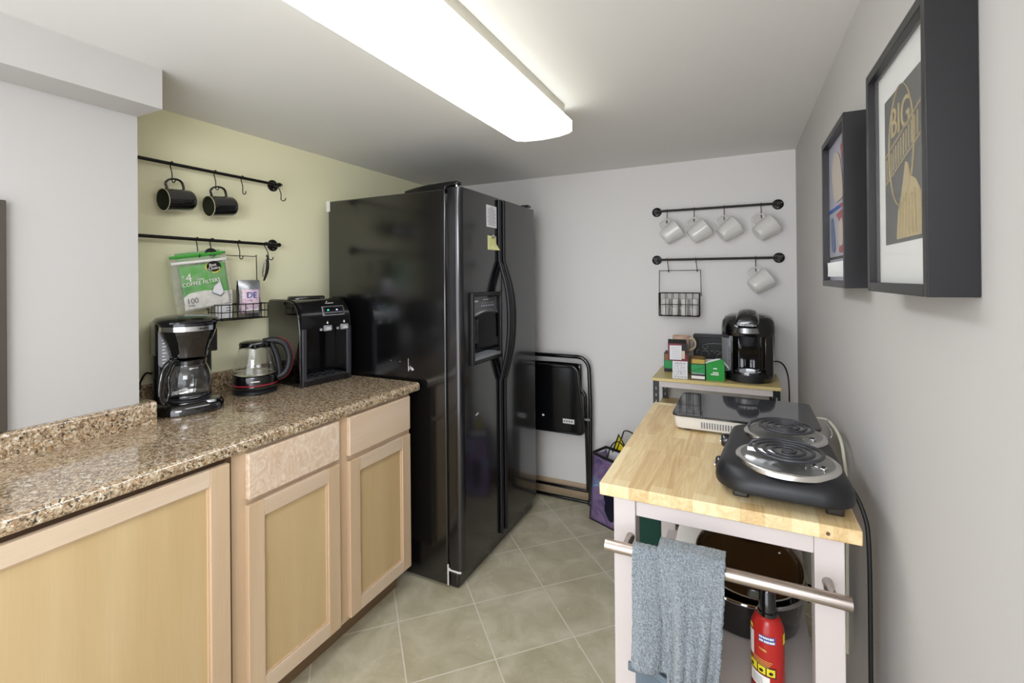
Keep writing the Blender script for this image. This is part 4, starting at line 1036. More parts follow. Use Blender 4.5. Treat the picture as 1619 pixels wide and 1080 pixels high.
# ---- towel over the bar
t = thing('towel', 'blue-grey terry towel hanging folded over the steel bar of the cart', 'towel', (-0.125, 1.030, 0.783))
RB = 0.0165
def drape(s_):      # s_ = arc length from the top of the bar, front positive -> (y, z)
    q = RB*PI/2
    if abs(s_) <= q:
        a = s_/RB; return (-RB*math.sin(a), RB*math.cos(a))
    e = abs(s_)-q
    sg = -1 if s_ > 0 else 1
    return (sg*(RB+0.006*min(1, e*6)), -e)
def towel_layer(x0, x1, sa, sb, o, amp, seed, flare=0.0, nu=70, nv=110):
    rnd = random.Random(int(seed*100))
    def f(u, v):
        s_ = sa+(sb-sa)*v; y, z = drape(s_)
        x = x0+(x1-x0)*u
        k = min(1.0, max(0, abs(s_)-0.015)*4.0)
        w = amp*k*(math.sin(u*8+seed)+0.55*math.sin(u*15+seed*2+v*2.5)+0.25*math.sin(u*27+v*5+seed))
        x += flare*(u-0.5)*k + 0.004*math.sin(v*8+seed)*k
        if s_ >= 0: y -= o + max(0, w+amp*0.9*k)
        else: y += o*0.5 + max(0, w)*0.4
        if abs(s_) < RB*PI/2: z += o
        z -= 0.011*u * (1 if s_ > 0.02 else 0)
        return (x+rnd.uniform(-1, 1)*0.0006, y-rnd.random()*0.0022, z+rnd.uniform(-1, 1)*0.0008)
    b = B(); b.grid(f, nu, nv); return b
body = obj('towel_body', towel_layer(-0.088, 0.078, -0.30, 0.245, 0.001, 0.013, 1.2), 'terry', t, ang=80, solid=0.005)
obj('front_fold', towel_layer(-0.034, 0.094, -0.02, 0.36, 0.018, 0.026, 4.4, -0.045), 'terry', t, ang=80, solid=0.007)
b = B(); b.grid(lambda u, v: (-0.095+0.11*u, -0.030-0.005*math.sin(u*9+1.2), -0.217-0.016*v-0.012*u), 20, 3); obj('hem_band', b, 'hem', t, ang=80, solid=0.005)
b = B(); b.grid(lambda u, v: (-0.082+0.12*u, -0.018-0.004*math.sin(u*9+1.2), -0.225-0.13*v-0.012*u), 30, 24); obj('lower_border', b, 'hem', t, ang=80, solid=0.004)

# ---- fire extinguisher can
t = thing('fire_extinguisher', 'small red fire extinguisher can with black cap standing inside the cart', 'fire extinguisher', (0.047, 1.153, 0.450))
rc = 0.0325
b = B(); b.lathe([(0, 0), (rc-0.002, 0), (rc, 0.002), (rc, 0.168), (rc-0.002, 0.180), (rc-0.008, 0.193), (0.017, 0.200), (0, 0.200)], 44); obj('can', b, 'red', t, ang=50)
b = B(); b.lathe([(0.0, 0.199), (0.020, 0.199), (0.020, 0.206), (0.017, 0.208), (0.0165, 0.246), (0.013, 0.252), (0, 0.252)], 32); cp = obj('cap', b, 'black', t, ang=40)
b = B(); b.box(-0.038, -0.014, -0.008, 0.008, 0.226, 0.246); obj('nozzle', b, 'black', cp, True, 0.003)
vdir = math.atan2(-1.153, -0.047)      # the side of the can that faces the room
def canpatch(name, a0, a1, z0, z1, m, o=0.0004, slope=0.0):
    b = B(); b.grid(lambda u, v: ((rc+o)*math.cos(vdir+R(a0+(a1-a0)*u)), (rc+o)*math.sin(vdir+R(a0+(a1-a0)*u)), z0+(z1-z0)*v+slope*u), 14, 2)
    return obj(name, b, m, t, ang=80)
canpatch('blue_band', -30, 26, 0.153, 0.168, 'blueprint')
canpatch('label_frame', -75, 28, 0.086, 0.107, 'blackp', 0.0003, -0.004)
canpatch('yellow_pictogram', -72, -38, 0.0885, 0.1045, 'yellowp', 0.0008, -0.001)
canpatch('yellow_pictogram', -34, -8, 0.0870, 0.1025, 'yellowp', 0.0008, -0.001)
canpatch('yellow_pictogram', -4, 24, 0.0858, 0.1015, 'yellowp', 0.0008, -0.001)
canpatch('white_label', -70, 6, 0.058, 0.0845, 'whitep', 0.0005, -0.003)
canpatch('dark_band', -80, 40, 0.03, 0.052, 'wine', 0.0004)
canpatch('white_flash', -88, -52, 0.115, 0.165, 'whitep', 0.0004)
canpatch('yellow_flash', -80, -58, 0.170, 0.178, 'yellowp', 0.0003)
canpatch('yellow_flash', 60, 80, 0.150, 0.172, 'yellowp', 0.0005)
for k, a in enumerate((-58, -22, 10)):
    b = B(); b.lathe([(0, 0), (0.0032, 0), (0.0032, 0.0006), (0, 0.0006)], 10, (0, 0, 0), sx=1.3)
    b.bm.transform(Matrix.Translation(((rc+0.001)*math.cos(vdir+R(a)), (rc+0.001)*math.sin(vdir+R(a)), 0.0945-0.0012*k)) @ Matrix.Rotation(vdir+R(a)+PI/2, 4, 'Z') @ Matrix.Rotation(PI/2, 4, 'X')); obj('pictogram', b, 'blackp', t, False)
wr = ((0, 0), rc+0.0006, vdir)
def canmarks(name, spans, z0, z1, m, slope=0.0):
    b = B()
    for a0, a1 in spans:
        b.grid(lambda u, v: ((rc+0.0009)*math.cos(vdir+R(a0+(a1-a0)*u)), (rc+0.0009)*math.sin(vdir+R(a0+(a1-a0)*u)), z0+(z1-z0)*v+slope*(a0+30)), 4, 1)
    return obj(name, b, m, t, ang=80)
canmarks('white_marking', [(-28, -23), (-22, -17), (-15, -11), (-10, -6), (-5, -1), (0, 4), (6, 14), (15, 20)], 0.1622, 0.1665, 'whitep')
canmarks('white_marking', [(-28, -24), (-23, -19), (-18, -15), (-12, -8), (-7, -3), (-2, 4), (6, 11), (12, 16), (17, 23)], 0.1545, 0.1590, 'whitep')
canmarks('yellow_marking', [(-28, -26), (-23, -20), (-18, -14), (-13, -8), (-7, -4)], 0.137, 0.141, 'teayellow', -0.00012)
b = B()
for k in range(4):
    b.grid(lambda u, v: ((rc+0.0006)*math.cos(vdir+R(-55+(70-4*k)*u)), (rc+0.0006)*math.sin(vdir+R(-55+(70-4*k)*u)), 0.116-0.0035*k-0.003*u+0.0012*v), 10, 1)
obj('instruction_lines', b, 'teayellow', t, ang=80)
b = B()
for k in range(4):
    b.grid(lambda u, v: ((rc+0.0012)*math.cos(vdir+R(-55+38*u)), (rc+0.0012)*math.sin(vdir+R(-55+38*u)), 0.077-0.0045*k-0.0015*u+0.0012*v), 8, 1)
obj('fine_print', b, 'ink', t, ang=80)

# ---- cookware on the cart shelf
SZ = 0.450
t = thing('roasting_pan', 'black oval roaster with steel rim on the middle shelf of the cart', 'pan', (0.005, 1.462, SZ))
b = B(); rx, ry = 0.150, 0.150
b.lathe([(0, 0.002), (0.78, 0.0), (0.88, 0.006), (0.95, 0.05), (0.985, 0.098), (0.975, 0.098), (0.93, 0.05), (0.85, 0.012), (0, 0.010)], 52, sx=rx, sy=ry); obj('pan_body', b, 'gloss', t, ang=50)
b = B(); b.tube([(rx*0.985*math.cos(2*PI*k/52), ry*0.985*math.sin(2*PI*k/52), 0.100) for k in range(52)], 0.0045, 8, closed=True); obj('rim', b, 'chrome', t)
for s_ in (-1, 1):
    b = B(); b.tube(smooth_path([(s_*0.146, -0.035, 0.085), (s_*0.164, -0.025, 0.088), (s_*0.167, 0, 0.089), (s_*0.164, 0.025, 0.088), (s_*0.146, 0.035, 0.085)], 4), 0.005, 8); obj('handle', b, 'black', t)
# brown glazed pan resting tilted on the roaster
t = thing('skillet', 'brown glazed wide skillet tilted towards the room on top of the black roaster', 'pan', (0.012, 1.450, 0.582)); t.rotation_euler = (R(22), R(3), 0)
b = B(); b.lathe([(0, 0.0), (0.88, 0.0), (0.96, 0.006), (1.0, 0.022), (0.985, 0.022), (0.94, 0.010), (0.86, 0.005), (0, 0.005)], 52, sx=0.134, sy=0.116); obj('pan_body', b, 'brownglass', t, ang=50)
b = B(); b.tube([(0.1335*math.cos(2*PI*k/52), 0.1155*math.sin(2*PI*k/52), 0.0225) for k in range(52)], 0.0022, 8, closed=True); obj('rim', b, 'chromering', t)
for x, y in ((0.005, 0.088), (0.080, 0.06)):
    b = B(); b.lathe([(0, 0.0075), (0.003, 0.007), (0.0045, 0.0055), (0.0045, 0.004)], 14, (x, y, 0)); obj('rivet', b, 'chrome', t)
b = B(); b.tube(smooth_path([(-0.10, 0.075, 0.018), (-0.125, 0.095, 0.028), (-0.135, 0.115, 0.052), (-0.142, 0.135, 0.075)], 5), 0.0075, 10, ry=0.005); b2 = obj('handle', b, 'darkgrey', t, ang=60)
b = B(); b.loft([ell(0.024, 0.012, 0.0, 20), ell(0.027, 0.014, 0.006, 20), ell(0.024, 0.012, 0.012, 20)]); b.bm.transform(Matrix.Translation((-0.158, 0.142, 0.078)) @ Matrix.Rotation(R(-30), 4, 'X')); obj('handle_pad', b, 'darkgrey', b2, ang=60)
t = thing('frying_pan', 'black frying pan lying behind the brown skillet just under the cart top', 'pan', (0.020, 1.640, 0.662)); t.rotation_euler = (R(5), 0, 0)
b = B(); b.lathe([(0, 0.0), (0.85, 0.0), (0.93, 0.008), (1.0, 0.045), (0.98, 0.045), (0.9, 0.012), (0, 0.006)], 44, sx=0.125, sy=0.125); obj('pan_body', b, 'black', t, ang=50)
b = B(); b.tube([(0.124*math.cos(2*PI*k/44), 0.124*math.sin(2*PI*k/44), 0.0455) for k in range(44)], 0.0025, 8, closed=True); obj('rim', b, 'darkgrey', t)
t = thing('plastic_tray', 'white plastic tray leaning behind the pans inside the cart', 'tray', (-0.045, 1.625, SZ)); t.rotation_euler = (R(-16), 0, 0)
b = B(); b.prism([(-0.168, 0), (0.170, 0), (0.165, 0.20), (-0.125, 0.20)], 'y', -0.004, 0.004)
obj('tray_panel', b, 'whiteplastic', t, True, 0.003)
for x in (0.115, 0.145):
    b = B(); b.box(x-0.006, x+0.006, -0.010, -0.004, 0.02, 0.19); obj('rib', b, 'whiteplastic', t, True, 0.002)

# ================================================================ hot plate with two coils
t = thing('hot_plate', 'black countertop hot plate with two coil burners near the cart edge', 'hot plate', (0.088, 1.290, CZ), R(-2))
FOOT = 0.022
def plate_ring(k, z, o=0):     # tapered rounded outline
    yb_, yf_ = 0.200, -0.195
    out = []
    for (cx, cy, r_, a0) in ((0.112-0.055, yb_-0.055, 0.055, 0), (-0.122+0.055, yb_-0.055, 0.055, 90), (-0.137+0.075, yf_+0.075, 0.075, 180), (0.122-0.06, yf_+0.06, 0.06, 270)):
        for j in range(8):
            a = R(a0+90*j/7); out.append((cx*k+(r_+o)*math.cos(a)*k, cy*k+(r_+o)*math.sin(a)*k, z))
    return out
b = B(); b.loft([plate_ring(1.0, FOOT), plate_ring(1.012, FOOT+0.008), plate_ring(1.0, FOOT+0.022), plate_ring(0.93, FOOT+0.040), plate_ring(0.86, FOOT+0.046), plate_ring(0.5, FOOT+0.0465)])
pb = obj('housing', b, 'blacksatin', t, ang=40)
for x, y in ((-0.085, -0.15), (0.085, -0.155), (-0.08, 0.15), (0.08, 0.15)):
    b = B(); b.box(x-0.016, x+0.016, y-0.014, y+0.014, 0.0, FOOT+0.004); obj('foot', b, 'black', t, True, 0.004)
for y in (-0.075, 0.105):
    b = B(); b.bm.transform(Matrix.Identity(4))
    b.T = Matrix.Translation((-0.126, y, FOOT+0.012)) @ Matrix.Rotation(-PI/2, 4, 'Y'); b.lathe([(0.017, -0.004), (0.0185, 0.0), (0.017, 0.012), (0.014, 0.015), (0, 0.015)], 28); kn = obj('control_knob', b, 'black', t, ang=40)
    b = B(); b.T = Matrix.Translation((-0.126, y, FOOT+0.012)) @ Matrix.Rotation(-PI/2, 4, 'Y'); b.box(-0.0025, 0.0025, -0.014, 0.014, 0.014, 0.019); obj('knob_grip', b, 'chrome', kn, True, 0.001)
def burner(cx, cy, rr, ang):
    zt = FOOT+0.0465
    b = B(); b.lathe([(rr+0.012, zt-0.004), (rr+0.012, zt+0.005), (rr+0.008, zt+0.0085), (rr+0.001, zt+0.0078), (rr, zt+0.004)], 52, (cx, cy, 0)); rg = obj('trim_ring', b, 'chromering', t, ang=50)
    b = B(); b.lathe([(rr+0.001, zt+0.0075), (rr-0.010, zt+0.0045), (rr*0.6, zt+0.0025), (0.012, zt+0.0018), (0, zt+0.0018)], 52, (cx, cy, 0)); obj('drip_bowl', b, 'bowl', t, ang=60)
    b = B(); pts = []
    n = 160; turns = 3.6
    for k in range(n+1):
        a = ang + 2*PI*turns*k/n; r_ = 0.013+(rr*0.84-0.013)*k/n
        pts.append((cx+r_*math.cos(a), cy+r_*math.sin(a), zt+0.024))
    a = ang+2*PI*turns; tx, ty = -math.sin(a), math.cos(a); e = Vector(pts[-1])
    pts += [e+Vector((tx*0.02, ty*0.02, -0.001)), e+Vector((tx*0.034+math.cos(a)*0.006, ty*0.034+math.sin(a)*0.006, -0.006)), e+Vector((tx*0.042+math.cos(a)*0.008, ty*0.042+math.sin(a)*0.008, -0.017))]
    b.tube(pts, 0.0041, 8, ry=0.0034); cl = obj('coil', b, 'coil', t, ang=60)
    b = B()
    for j in range(3):
        aa = ang+0.6+j*2*PI/3; u = Vector((math.cos(aa), math.sin(aa), 0)); w = Vector((-u.y, u.x, 0)); c = Vector((cx, cy, zt+0.0165))
        p0, p1 = c+u*0.012, c+u*(rr*0.86)
        q = [p0-w*0.0012, p0+w*0.0012, p1+w*0.0012, p1-w*0.0012]
        b.loft([[tuple(p-Vector((0, 0, 0.006))) for p in q], [tuple(p+Vector((0, 0, 0.0025))) for p in q]])
    islands('coil_support', b, 'chrome', cl, smooth=False)
    b = B(); b.lathe([(0, zt+0.019), (0.009, zt+0.019), (0.009, zt+0.0235), (0, zt+0.0235)], 20, (cx, cy, 0)); obj('coil_centre', b, 'coil', cl)
    b = B(); b.box(-0.014, 0.014, -0.008, 0.008, zt+0.002, zt+0.012); b.bm.transform(Matrix.Translation((cx+(rr-0.022)*math.cos(R(-30)), cy+(rr-0.022)*math.sin(R(-30)), 0)) @ Matrix.Rotation(R(-30), 4, 'Z')); obj('terminal_block', b, 'chrome', t, True, 0.002)
burner(0.004, -0.090, 0.090, R(-100))
burner(0.008, 0.102, 0.082, R(-80))
t2 = t
b = B(); cw = Matrix.Translation((0.088, 1.290, CZ)) @ Matrix.Rotation(R(-2), 4, 'Z'); iv = cw.inverted()
pts = smooth_path([(0.170, 1.27, 0.925), (0.212, 1.262, 0.915), (0.236, 1.235, 0.865), (0.240, 1.215, 0.80), (0.240, 1.21, 0.60), (0.240, 1.215, 0.30), (0.239, 1.23, 0.02), (0.238, 1.30, 0.006)], 7)
b.tube([iv @ p for p in pts], 0.0045, 8); obj('power_cord', b, 'cord', t)

# ================================================================ induction cooktop
t = thing('induction_cooktop', 'white induction cooktop with black glass top at the far end of the cart', 'cooktop', (0.008, 1.690, CZ), R(-0.5))
b = B(); o1 = rrect(-0.200, 0.192, -0.150, 0.148, 0.022, 6)
b.loft([[(x*0.97, y*0.97, 0.008) for x, y in o1], [(x*0.985, y*0.985, 0.012) for x, y in o1], [(x, y, 0.046) for x, y in o1]]); obj('body', b, 'whiteplastic', t, ang=40)
b = B(); o2 = rrect(-0.204, 0.196, -0.156, 0.150, 0.026, 6); b.prism(o2, 'z', 0.046, 0.0505); obj('glass_rim', b, 'gloss', t, True, 0.001, ang=40)
b = B(); o2 = rrect(-0.2035, 0.1955, -0.1555, 0.1495, 0.0255, 6); b.prism(o2, 'z', 0.0505, 0.0530); obj('glass_top', b, 'glasstop', t, True, 0.0008, ang=40)
b = B()
for k in range(26): b.box(-0.118+0.0075*k, -0.1145+0.0075*k, -0.1505, -0.146, 0.016, 0.034)

obj('vent_slots', b, 'ink', t, False)
for x, y in ((-0.16, -0.12), (0.15, -0.12), (-0.16, 0.12), (0.15, 0.12)):
    b = B(); b.cyl((x, y, 0), (x, y, 0.010), 0.012, 16); obj('foot', b, 'black', t)
b = B(); pts = smooth_path([(0.185, 0.02, 0.035), (0.212, 0.0, 0.046), (0.226, -0.06, 0.052), (0.234, -0.15, 0.04), (0.236, -0.20, 0.0), (0.237, -0.23, -0.10), (0.236, -0.22, -0.5)], 6)
b.tube(pts, 0.004, 8); obj('power_cord', b, 'cordw', t)
b = B(); b.tube(smooth_path([(0.205, -0.10, 0.012), (0.218, -0.115, 0.02), (0.224, -0.10, 0.035), (0.216, -0.07, 0.05), (0.222, -0.04, 0.055)], 5), 0.002, 6); obj('cord_tie', b, 'silver', t)

# ================================================================ shelf unit with coffee things
t = thing('shelf_unit', 'slotted black steel shelf unit with pine boards by the grey wall', 'shelf', (-0.12, 2.62, 0))
SX0, SX1, SY0, SY1, ST = -0.408, 0.166, 2.452, 2.802, 0.870
for xa in (SX0+0.004, SX1-0.034):
    for ya in (SY0+0.004, SY1-0.030):
        b = loc(t); s_ = 1 if xa < -0.2 else -1; xx = xa if s_ > 0 else xa+0.03
        b.prism([(xx, ya), (xx+s_*0.03, ya), (xx+s_*0.03, ya+0.002), (xx+s_*0.002, ya+0.002), (xx+s_*0.002, ya+0.026), (xx, ya+0.026)], 'z', 0, ST-0.018)
        p = obj('post', b, 'posts', t, False)
        b = loc(t)
        for k in range(24): b.box(xx+s_*0.012, xx+s_*0.018, ya-0.0006, ya+0.0002, 0.05+0.033*k, 0.064+0.033*k)
        obj('slots', b, 'grey', p, False)
for z in (ST, 0.69, 0.20):
    b = loc(t); b.box(SX0, SX1, SY0, SY1, z-0.016, z); obj('shelf_board', b, 'tan', t, True, 0.0015)
    for ya in (SY0+0.006, SY1-0.010):
        b = loc(t); b.box(SX0+0.034, SX1-0.034, ya, ya+0.004, z-0.045, z-0.016); obj('support_beam', b, 'cartwhite' if z == ST else 'posts', t, False)
    for xa in (SX0+0.006, SX1-0.010):
        b = loc(t); b.box(xa, xa+0.004, SY0+0.034, SY1-0.034, z-0.045, z-0.016); obj('support_beam', b, 'posts', t, False)

# ---- pod coffee maker
t = thing('pod_coffee_maker', 'black single-serve pod coffee maker with silver collar on the pine shelf', 'coffee maker', (0.034, 2.622, ST), R(-3))
def kr(sx, sy, z, cy=0, p=2.8): return ell(sx, sy, z, 44, 0, cy, p)
b = B(); b.loft([kr(0.108, 0.125, 0.0, 0.01), kr(0.112, 0.13, 0.006, 0.01), kr(0.112, 0.13, 0.035, 0.01)]); obj('base', b, 'gloss', t, ang=50)
b = B()


b.loft([kr(0.116, 0.085, 0.035, 0.055), kr(0.118, 0.086, 0.12, 0.055), kr(0.121, 0.087, 0.22, 0.055)]); obj('rear_column', b, 'gloss', t, ang=50)
b = B(); b.prism([(0.075, -0.09), (0.110, -0.06), (0.116, 0.06), (0.075, 0.06)], 'z', 0.02, 0.235); obj('side_wall', b, 'gloss', t, True, 0.01, 3)
b = B(); b.prism([(-0.062, -0.10), (-0.062, 0.05), (-0.078, 0.05), (-0.078, -0.095)], 'z', 0.02, 0.235); obj('side_wall', b, 'gloss', t, True, 0.006, 3)
b = B(); b.loft([kr(0.118, 0.128, 0.222, 0.01), kr(0.121, 0.132, 0.236, 0.01), kr(0.121, 0.132, 0.262, 0.012), kr(0.117, 0.126, 0.290, 0.018), kr(0.106, 0.112, 0.310, 0.024), kr(0.08, 0.085, 0.322, 0.03), kr(0.03, 0.03, 0.326, 0.035)]); hd = obj('head', b, 'black', t, ang=60)
b = B(); b.lathe([(0.030, 0.170), (0.036, 0.178), (0.044, 0.225), (0.0, 0.225)], 32, (0.0, -0.05, 0)); b.lathe([(0.0, 0.170), (0.030, 0.170)], 32, (0.0, -0.05, 0)); bmesh.ops.remove_doubles(b.bm, verts=b.bm.verts[:], dist=0.0004); obj('pod_holder', b, 'darkgrey', t, ang=40)
b = B()
rings = []
for k in range(13):
    a = R(200+140*k/12); c, s_ = math.cos(a), math.sin(a)
    rings.append([(0.066*c, -0.055+0.082*s_, 0.236), (0.073*c, -0.055+0.090*s_, 0.240), (0.070*c, -0.052+0.086*s_, 0.264), (0.058*c, -0.046+0.070*s_, 0.270)])
b.loft(rings); obj('silver_collar', b, 'silver', t, ang=40)
b = B(); b.loft([[(x*sc, y0_+y_*1.0, z_) for x, z_ in ((-0.045, -0.02), (0.045, -0.02), (0.045, 0.012), (0.034, 0.030), (0, 0.036), (-0.034, 0.030), (-0.045, 0.012))] if False else [(x*sc, yy, zc+z_*h_) for x, z_ in ((-0.045, -0.02), (0.045, -0.02), (0.046, 0.008), (0.036, 0.026), (0.018, 0.033), (0, 0.035), (-0.018, 0.033), (-0.036, 0.026), (-0.046, 0.008))] for sc, yy, zc, h_, y0_, y_ in ((0.96, -0.135, 0.284, 0.55, 0, 0), (1.06, -0.122, 0.296, 0.9, 0, 0), (1.04, -0.08, 0.312, 1.0, 0, 0), (1.0, -0.03, 0.320, 0.9, 0, 0), (0.9, 0.03, 0.318, 0.6, 0, 0), (0.7, 0.07, 0.312, 0.3, 0, 0))])
kh = obj('lift_handle', b, 'black', t, ang=60, bevel=0.002)
b = B(); pts = [(0.0475*s_, yy, zz) for s_, yy, zz in ((1, -0.128, 0.285), (1.05, -0.115, 0.299), (1.03, -0.08, 0.318), (0.98, -0.03, 0.326))]
b.tube(smooth_path(pts, 4), 0.0022, 6); obj('silver_edge', b, 'silver', kh)
txt('lettering', 'KEURIG', 0.0165, 'whitep', t, (0.0, -0.1375, 0.279), (1, 0, 0), up=(0, 0.15, 1), ext=0.0015)
b = B(); b.loft([[(x, y, z) for x, y in ((-0.118, -0.055), (-0.112, -0.078), (-0.098, -0.092), (-0.079, -0.098), (-0.079, 0.05), (-0.118, 0.05))] for z in (0.045, 0.14, 0.21)]); obj('water_reservoir', b, 'smoke', t, True, 0.004, 3)
b = B(); b.loft([[(x*1.01, y*1.01, z) for x, y in ((-0.118, -0.055), (-0.112, -0.078), (-0.098, -0.092), (-0.079, -0.098), (-0.079, 0.05), (-0.118, 0.05))] for z in (0.211, 0.224)]); obj('reservoir_lid', b, 'darkgrey', t, True, 0.003)
b = B(); b.box(-0.0800, -0.071, -0.1015, -0.09, 0.05, 0.222); obj('silver_strip', b, 'silver', t, True, 0.004)
b = B(); b.lathe([(0, 0.034), (0.052, 0.034), (0.057, 0.037), (0.057, 0.045), (0.053, 0.046), (0.050, 0.042), (0, 0.042)], 32, (0.0, -0.060, 0), sx=1.05, sy=0.9); obj('drip_tray', b, 'chrome', t, ang=40)
b = B(); b.loft([kr(0.085, 0.10, 0.004, -0.035), kr(0.085, 0.10, 0.038, -0.035)]); obj('drip_base', b, 'blacksatin', t, ang=40)
for k, (x, y) in enumerate(((0.068, -0.075), (0.086, -0.062), (0.100, -0.042), (0.094, -0.015))):
    b = B(); b.lathe([(0, -0.001), (0.005, -0.001), (0.005, 0.002), (0, 0.003)], 14, (x, y, 0.284+0.005*(k > 2)), sx=1.4); obj('button', b, 'silver', hd, ang=40)
b = B(); b.tube(smooth_path([(0.06, 0.13, 0.05), (0.115, 0.12, 0.075), (0.150, 0.09, 0.07), (0.170, 0.05, 0.03), (0.176, 0.03, -0.04), (0.176, 0.03, -0.16)], 6), 0.0035, 8); obj('power_cord', b, 'cord', t)

# ---- boxes and tea on the shelf
def box_thing(name, label, cat, x, y, z, w, d, h, m, rz=0.0):
    t = thing(name, label, cat, (x, y, z), R(rz))
    b = B(); b.box(-w/2, w/2, 0, d, 0, h); obj('carton', b, m, t, True, 0.001); return t
def fbox(name, t, x0, x1, z0, z1, m, y=-0.0006):
    b = B(); b.box(x0, x1, y, y+0.0008, z0, z1); return obj(name, b, m, t, False)
t = box_thing('tea_box', 'grey and white block-patterned box at the shelf front under the wine-red box', 'box', -0.275, 2.476, ST, 0.072, 0.06, 0.088, 'paper', 1)
M['greyink'] = mat('soft_grey_print', '9c9ca6', 0.6)
b = B()
def mark_loop(x, z, w, h): b.tube([(x-w, -0.0006, z-h), (x+w, -0.0006, z-h), (x+w, -0.0006, z+h), (x-w, -0.0006, z+h)], 0.0022, 5, closed=True, ry=0.0006)
for x, z, w, h in ((-0.020, 0.058, 0.005, 0.012), (-0.003, 0.058, 0.006, 0.012), (0.014, 0.062, 0.006, 0.007), (0.016, 0.050, 0.008, 0.006), (-0.022, 0.028, 0.006, 0.010), (-0.002, 0.030, 0.007, 0.007)): mark_loop(x, z, w, h)
b.tube([(0.018+0.009*math.cos(a), -0.0006, 0.030+0.008*math.sin(a)) for a in [2*PI*k/16 for k in range(16)]], 0.0022, 5, closed=True, ry=0.0006)
for k in range(7): b.box(-0.026+0.0085*k, -0.022+0.0085*k, -0.0008, 0, 0.004+0.004*(k % 2), 0.014)
for k in range(6): b.box(-0.024+0.009*k, -0.019+0.009*k, -0.0008, 0, 0.074, 0.080+0.003*(k % 2))
obj('block_pattern', b, 'greyink', t, False)
t = box_thing('tea_box', 'green tea box with yellow top flap in the middle of the shelf front', 'box', -0.191, 2.484, ST, 0.068, 0.06, 0.080, 'blackp', -1)
fbox('front_print', t, -0.031, 0.031, 0.028, 0.076, 'teagreen'); fbox('white_band', t, -0.031, 0.031, 0.005, 0.020, 'whitep'); fbox('pale_band', t, -0.029, 0.029, 0.0285, 0.034, 'greyink', -0.0010)
b = B(); b.prism([(0.0, 0.0805), (0.022, 0.098), (0.024, 0.097), (0.003, 0.0795)], 'x', -0.030, 0.030); obj('top_flap', b, 'teayellow', t, False)
b = B(); b.tube([(-0.028, -0.0008, 0.045), (-0.005, -0.0008, 0.051), (0.028, -0.0008, 0.064)], 0.0009, 5); obj('leaf_line', b, 'blackp', t)
t = box_thing('tea_box', 'open bright green box with torn flap leaning against the pod coffee maker', 'box', -0.113, 2.492, ST, 0.084, 0.060, 0.083, 'teagreen2', 2)
b = B(); b.prism([(-0.042, 0.083), (0.042, 0.083), (0.034, 0.108), (0.020, 0.105), (-0.030, 0.088)], 'y', 0.003, 0.0042); obj('top_flap', b, 'teagreen2', t, False)
b = B(); b.prism([(-0.046, 0.080), (0.020, 0.103), (0.026, 0.110), (-0.010, 0.104), (-0.046, 0.086)], 'y', 0.012, 0.0132); obj('torn_flap', b, 'paper', t, False)
b = B(); b.grid(lambda u, v: (0.040+0.024*u, 0.02+0.01*v, 0.082-0.028*u+0.012*v), 3, 2); obj('loose_flap', b, 'paper', t, solid=0.001)
for w, x, z in ((0.018, 0.0, 0.060), (0.026, 0.002, 0.040), (0.036, -0.002, 0.031)):
    b = B(); b.box(x-w/2, x+w/2, -0.0008, 0.0002, z-0.003, z+0.003); obj('white_print', b, 'whitep', t, False)
t = box_thing('tea_box', 'green and black box at the back corner of the shelf under the peach mug', 'box', -0.322, 2.640, ST, 0.105, 0.105, 0.100, 'blackp', 3)
fbox('front_print', t, -0.050, 0.05, 0.018, 0.062, 'teagreen'); fbox('kraft_band', t, -0.050, 0.05, 0.064, 0.097, 'kraft')
b = B(); b.box(-0.0532, -0.0525, 0.005, 0.10, 0.018, 0.062); obj('side_print', b, 'teagreen', t, False)
t = box_thing('tea_box', 'wine-red box with a white label stacked on the block-patterned box', 'box', -0.286, 2.478, ST+0.0885, 0.092, 0.075, 0.088, 'wine', 7)
fbox('white_label', t, -0.038, 0.019, 0.006, 0.078, 'paper'); fbox('black_panel', t, 0.020, 0.046, 0.036, 0.087, 'blackp', -0.0004); fbox('cream_panel', t, 0.020, 0.034, 0.012, 0.052, 'cream', -0.0012)
b = B()
for k in range(6): b.box(-0.028, 0.012, -0.0010, -0.0004, 0.014+0.0105*k, 0.0148+0.0105*k)
obj('label_lines', b, 'ink', t, False)
b = B(); b.box(0.0458, 0.0466, 0.003, 0.072, 0.03, 0.085); obj('side_panel', b, 'blackp', t, False)
b = B(); b.prism([(0.0, 0.0885), (0.042, 0.104), (0.042, 0.1025), (0.003, 0.087)], 'x', -0.045, 0.043); obj('open_lid', b, 'blackp', t, False)
t = thing('mug', 'peach mug with cream handle on the green and black box at the shelf corner', 'mug', (-0.290, 2.690, ST+0.1005), R(-20))
b = B(); b.lathe([(0, 0), (0.040, 0), (0.044, 0.004), (0.046, 0.09), (0.0445, 0.092), (0.042, 0.09), (0.040, 0.008), (0, 0.006)], 36); obj('mug_body', b, 'pinkish', t, ang=50)
b = B(); b.tube(smooth_path([(0.044, 0, 0.078), (0.066, 0, 0.080), (0.078, 0, 0.058), (0.072, 0, 0.032), (0.045, 0, 0.016)], 5), 0.0055, 8); obj('handle', b, 'cream', t)
t = thing('mug', 'small green and kraft patterned mug between the green tea box and the black canister', 'mug', (-0.205, 2.610, ST))
b = B(); b.lathe([(0, 0), (0.036, 0), (0.040, 0.005), (0.041, 0.092), (0.039, 0.094), (0.037, 0.09), (0.036, 0.01), (0, 0.008)], 32); obj('mug_body', b, 'kraft', t, ang=50)
b = B(); b.lathe([(0.0412, 0.03), (0.0418, 0.032), (0.0418, 0.058), (0.0412, 0.06)], 32); obj('green_band', b, 'teagreen', t)
